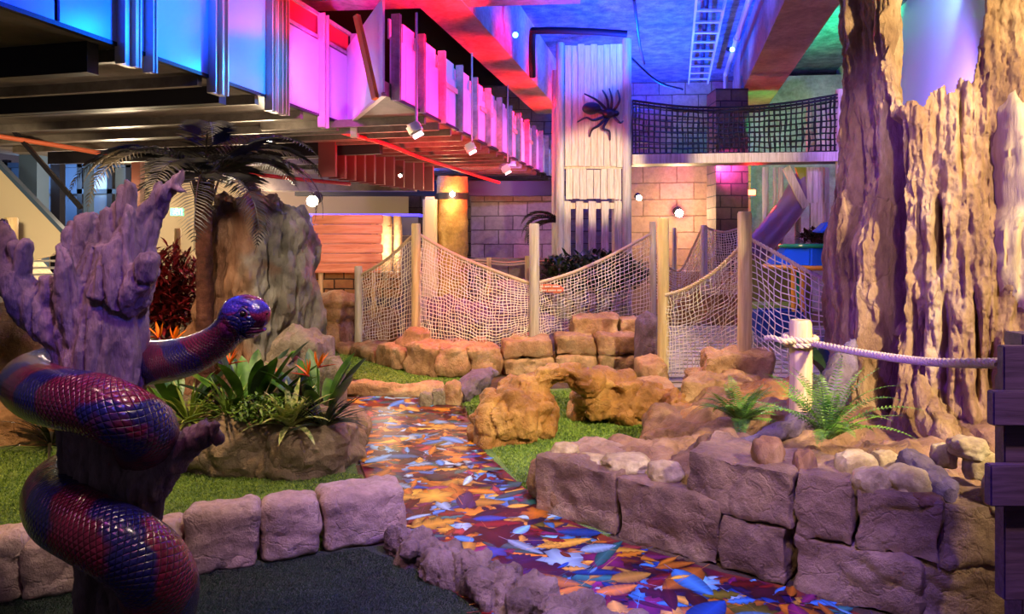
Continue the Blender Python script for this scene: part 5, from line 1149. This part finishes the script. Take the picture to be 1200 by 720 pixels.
def bush(px, py, Y, w, h, lab, mat, seed, n=500, l=.06, lw=.014, nm='leafy_bush', grp=None, dep=None):
    random.seed(seed); c = P(px, py, Y); t = thing(nm, lab, 'bush', c, grp); rx = w/2*Y/F; rz = h*Y/F; dep = dep or rx
    b = BM()
    for i in range(10): az = random.uniform(0, 2*PI); e = c+V((math.cos(az)*rx*.6, math.sin(az)*dep*.6, rz*random.uniform(.5, .9))); tube(b, cat([c, lerp(c, e, .5)+V((0, 0, .05)), e], 6), .008, 5)
    mk('stems', b, M['darksteel'], t); b = BM()
    for i in range(n):
        u = random.uniform(-1, 1); az = random.uniform(0, 2*PI); rr_ = random.random()**.4; s_ = math.sqrt(1-u*u)
        p = c+V((math.cos(az)*s_*rr_*rx, math.sin(az)*s_*rr_*dep, rz*(.5+.5*u*rr_)))
        blade(b, p, random.uniform(0, 2*PI), random.uniform(-.4, 1.2), l*random.uniform(.7, 1.3), lw, random.uniform(.2, 1), 3, .3, 'lance')
    mk('foliage', b, mat, t)
bush(308, 494, 4.62, 80, 32, 'fine leaved green shrub in the middle of the mound', leafmat('shrub_green', '2c5418', '7ca038'), 1, 700, .035, .009)
bush(196, 400, 6.6, 84, 112, 'dense dark red leaved shrub behind the dead tree', leafmat('red_leaves', '3c0c10', '982428', .35), 2, 1500, .15, .016, dep=.3)
bush(650, 330, 10.7, 26, 30, 'small dark green bush at the foot of the play tower', leafmat('dark_green', '182c14', '38502c'), 3, 500, .1, .02)
bush(700, 345, 10.3, 130, 50, 'wide dark green bush behind the right rope net', leafmat('dark_green2', '101c10', '2c3c20'), 4, 1500, .14, .025, dep=.4)
bush(962, 290, 11, 50, 22, 'dark reddish bush under the cream board wall', leafmat('dark_red', '2c1418', '4c2c28'), 5, 500, .12, .02)
b_ = thing('hanging_palm_leaf', 'dark arching palm leaf beside the tower in front of the block wall', 'plant', P(650, 265, 11.5))
for i in range(5):
    b = BM(); frond(b, P(658, 262, 11.5), PI+random.uniform(-.5, .5), random.uniform(0, .9), .9, 1.6, .22, 20, .03, rach=.01); mk('frond', b, leafmat('dark_palm', '182018', '3c3830') if i == 0 else bpy.data.materials['dark_palm'], b_, sm=False)
bp = thing('broad_leaf_plant', 'low broad leaved dark plant left of the giant trunk behind the short post', 'plant', P(945, 440, 5.1))
for i, (az, L) in enumerate([(2.9, .45), (2.2, .4), (1.2, .4), (.4, .35), (3.4, .35), (1.8, .5)]):
    b = BM(); blade(b, P(968, 445, 5.0), az, 1.0, L, .05, .9, 8, .3, 'lance'); mk('leaf', b, bop if i % 2 else bopd, bp)
# ------------------------------------------------------------------ camera, world, lights
cam = bpy.data.cameras.new('camera'); co_ = bpy.data.objects.new('camera', cam); C.objects.link(co_)
co_.location = (0, 0, EYE); co_.rotation_euler = (PI/2, 0, 0); cam.sensor_width = 36; cam.lens = 24; cam.shift_y = -80/1200; cam.clip_start = .05
bpy.context.scene.camera = co_
w = bpy.data.worlds.new('hall'); bpy.context.scene.world = w; w.use_nodes = True
bgn = w.node_tree.nodes['Background']; bgn.inputs[0].default_value = (.52, .44, .6, 1); bgn.inputs[1].default_value = .10
vs = bpy.context.scene.view_settings; vs.view_transform = 'Standard'; vs.look = 'None'; vs.gamma = 1; vs.use_curve_mapping = False; vs.exposure = .1
WARM = (1, .78, .52); VW = (1, .62, .3); BLUE = (.02, .12, 1); CYAN = (.02, .45, 1); MAG = (1, .08, .55); RED = (1, .02, .02); PURP = (.3, .12, 1); PINK = (1, .45, .65); GREEN = (.02, 1, .25); WHITE = (1, .9, .8)
def spot(loc, tgt, col, e, ang=60, r=.08, blend=.6):
    l = bpy.data.lights.new('spot_light', 'SPOT'); l.color = col; l.energy = e; l.spot_size = R(ang); l.spot_blend = blend; l.shadow_soft_size = r
    o = bpy.data.objects.new('spot_light', l); C.objects.link(o); o.location = loc; d = V(tgt)-V(loc); o.rotation_euler = d.to_track_quat('-Z', 'Y').to_euler(); return o
def pt_(loc, col, e, r=.1):
    l = bpy.data.lights.new('point_light', 'POINT'); l.color = col; l.energy = e; l.shadow_soft_size = r; o = bpy.data.objects.new('point_light', l); C.objects.link(o); o.location = loc; return o
# general warm house lights over the course
spot((-.5, 3.6, 4.3), G(380, 600), WARM, 200, 80); spot((.3, 6.6, 4.4), G(640, 470), VW, 440, 75); spot((-1.2, 6.4, 2.9), G(470, 430), VW, 90, 70)
spot((-3.0, 4.2, 2.9), G(60, 560), VW, 260, 100); spot((.2, 5.0, 4.4), G(470, 520), WARM, 150, 60)
spot((.5, 1.2, 4.0), G(340, 640), (1, .78, .62), 240, 46)
# trunk: warm key from the right, violet fill from the left
spot((3.3, .7, 3.6), P(1110, 230, 4.1), (1, .82, .52), 1900, 62); spot((1.8, 2.0, 4.0), P(1006, 220, 4.6), (1, .76, .6), 260, 28); spot((.9, 1.6, 3.7), P(955, 480, 3.6), (1, .85, .55), 150, 24)
spot((3.0, .6, 3.3), P(980, 540, 3.2), WARM, 300, 50)
spot((-.6, 1.8, 2.6), P(1060, 300, 4.1), (.18, .05, 1), 600, 46); spot((.9, .8, 3.2), P(1050, 640, 2.8), (.16, .06, 1), 120, 50); spot((.3, 1.4, 2.6), P(770, 600, 3.5), (1, .74, .48), 190, 50)
# violet and blue over the near end of the walkway
spot((1.0, 1.6, 3.2), P(700, 700, 3.0), (.12, .07, 1), 420, 56); spot((.5, 1.3, 2.8), G(560, 700), (.25, .08, 1), 70, 26)
# dead tree and snake
spot((.4, .4, 2.9), P(140, 360, 2.1), (.12, .10, 1), 170, 18); spot((-1.4, 1.2, 2.9), P(120, 400, 2.1), (.8, .15, .8), 14, 60); spot((-1.7, 1.5, 3.1), P(140, 235, 2.15), (1, .55, .5), 110, 32); spot((-.5, 1.1, 2.7), P(280, 400, 2.0), (1, .2, .5), 20, 46)
# blue lit ceiling, beams
for Y in (6.5, 9, 11.5, 14): spot(tuple(along(-.3, Y)+V((0, 0, 3.6))), tuple(along(-.4, Y+.3)+V((0, 0, 5.4))), (.0, .05, 1), 2500, 130)
for Y in (8, 11.5): spot(tuple(along(.5, Y)+V((0, 0, 4.3))), tuple(along(.5, Y+.5)+V((0, 0, 5.4))), (0, .25, 1), 60, 140)
spot(tuple(along(-1.5, 7)+V((0, 0, 4.5))), tuple(along(-2.5, 8.5)+V((0, 0, 4.9))), (0, .3, 1), 200, 100); spot(tuple(along(.2, 9)+V((0, 0, 4.7))), P(695, 50, 11), (.01, .1, 1), 1100, 50)
for Y in (6.2, 8, 10, 12, 14): spot(tuple(along(-2.1, Y)+V((0, 0, 3.9))), tuple(along(-2.9, Y+.1)+V((0, 0, 4.4))), (1, .005, .01), 260, 98)
spot((-2.3, 7.4, 3.9), (-1.3, 8.3, 4.4), (1, .005, .01), 160, 80)
# platform panels
for Y in (6.9, 7.9, 9, 10.1, 11.3, 12.5, 13.8): spot(tuple(along(X2+.75, Y)+V((0, 0, 2.8))), tuple(along(X2, Y)+V((0, 0, 3.15))), (1, .05, .62), 60, 82)
for Y in (7.6, 10, 12.5): spot(tuple(along(X2+.5, Y)+V((0, 0, 4.3))), tuple(along(X2, Y)+V((0, 0, 3.6))), (1, .0, .01), 420, 100)
spot(tuple(along(X1+.55, 6.75)+V((0, 0, 3.3))), tuple(along(X1, 8.0)+V((0, 0, 3.5))), (.85, .04, .9), 160, 90)
spot(tuple(along(X1+.9, 6.6)+V((0, 0, 3.3))), tuple(along(X1, 6.3)+V((0, 0, 3.4))), (.0, .28, 1), 100, 100); spot(tuple(along(X1+.9, 5.2)+V((0, 0, 3.3))), tuple(along(X1, 5.1)+V((0, 0, 3.6))), (.0, .12, 1), 190, 120); spot(tuple(along(X1+.9, 4.2)+V((0, 0, 3.3))), tuple(along(X1, 3.9)+V((0, 0, 3.6))), (.0, .03, 1), 70, 120)
# underside of platforms
spot((-3.6, 5.6, 1.3), (-3.9, 7.5, 3.0), (1, .75, .55), 40, 110); spot((-1.3, 9.0, 1.9), (-1.2, 9.3, 3), (1, .05, .04), 350, 140); spot((-.6, 12.2, 1.9), (-.5, 12.5, 3), (1, .05, .06), 300, 140); pt_(P(492, 200, 12.8), BLUE, 25, .06)
# green corner, lilac wall
spot(tuple(along(2.7, 11.5)+V((0, 0, 4.0))), tuple(along(2.8, 12)+V((0, 0, 5.4))), GREEN, 700, 95); spot((4.6, 12.5, 3.6), (5.0, 14.8, 4.2), GREEN, 160, 110); spot((4.9, 8.4, 3.0), (6.5, 10.3, 3.8), (.36, .18, 1), 420, 110); spot((5.2, 8.8, 5.1), (6.4, 10.2, 4.9), (.2, .4, 1), 110, 110)
# tower, nets, back walls
spot((1.6, 7.6, 2.9), P(697, 205, 11), WARM, 620, 30); spot((1.2, 7.0, 4.2), P(780, 350, 8), VW, 420, 80); pt_(P(797, 250, 13.5), VW, 130, .13); pt_(P(749, 232, 12.4), VW, 30, .05)
spot((2.4, 8.0, 2.4), P(870, 186, 11), WARM, 420, 34)
spot((0, 12.0, 2.9), P(600, 260, 14.4), (.5, .2, 1), 160, 70); pt_((X(530, 12.6), 12.6, 2.35), VW, 30, .05); pt_(P(880, 222, 12.9), RED, 60, .1); spot((3.8, 12.5, 3.0), (5.2, 15, 2.4), MAG, 260, 110)
pt_(P(366, 236, 6.75), WARM, 45, .05); pt_(P(315, 165, 7.8), WARM, 14, .05); spot((-2.4, 7.6, 2.7), P(408, 285, 10.4), (1, .6, .42), 240, 40); pt_((X(459, 12), 11.6, 1.5), WARM, 40, .05)
pt_((-6.2, 11.0, 2.3), (1, .78, .5), 280, .2); spot((-4.5, 11.2, 1.6), (-4.2, 12.6, 2.7), (.25, .1, 1), 120, 90); pt_((-4.6, 12.2, 2.2), (1, .75, .45), 160, .2); pt_((-8.4, 12.2, 2.7), (.3, .55, 1), 80, .2); spot((-4.6, 6.0, 2.0), P(30, 250, 9.2), (1, .8, .5), 500, 50)
spot((-2.0, 3.4, 2.95), P(300, 330, 5.8), (1, .75, .58), 230, 55)
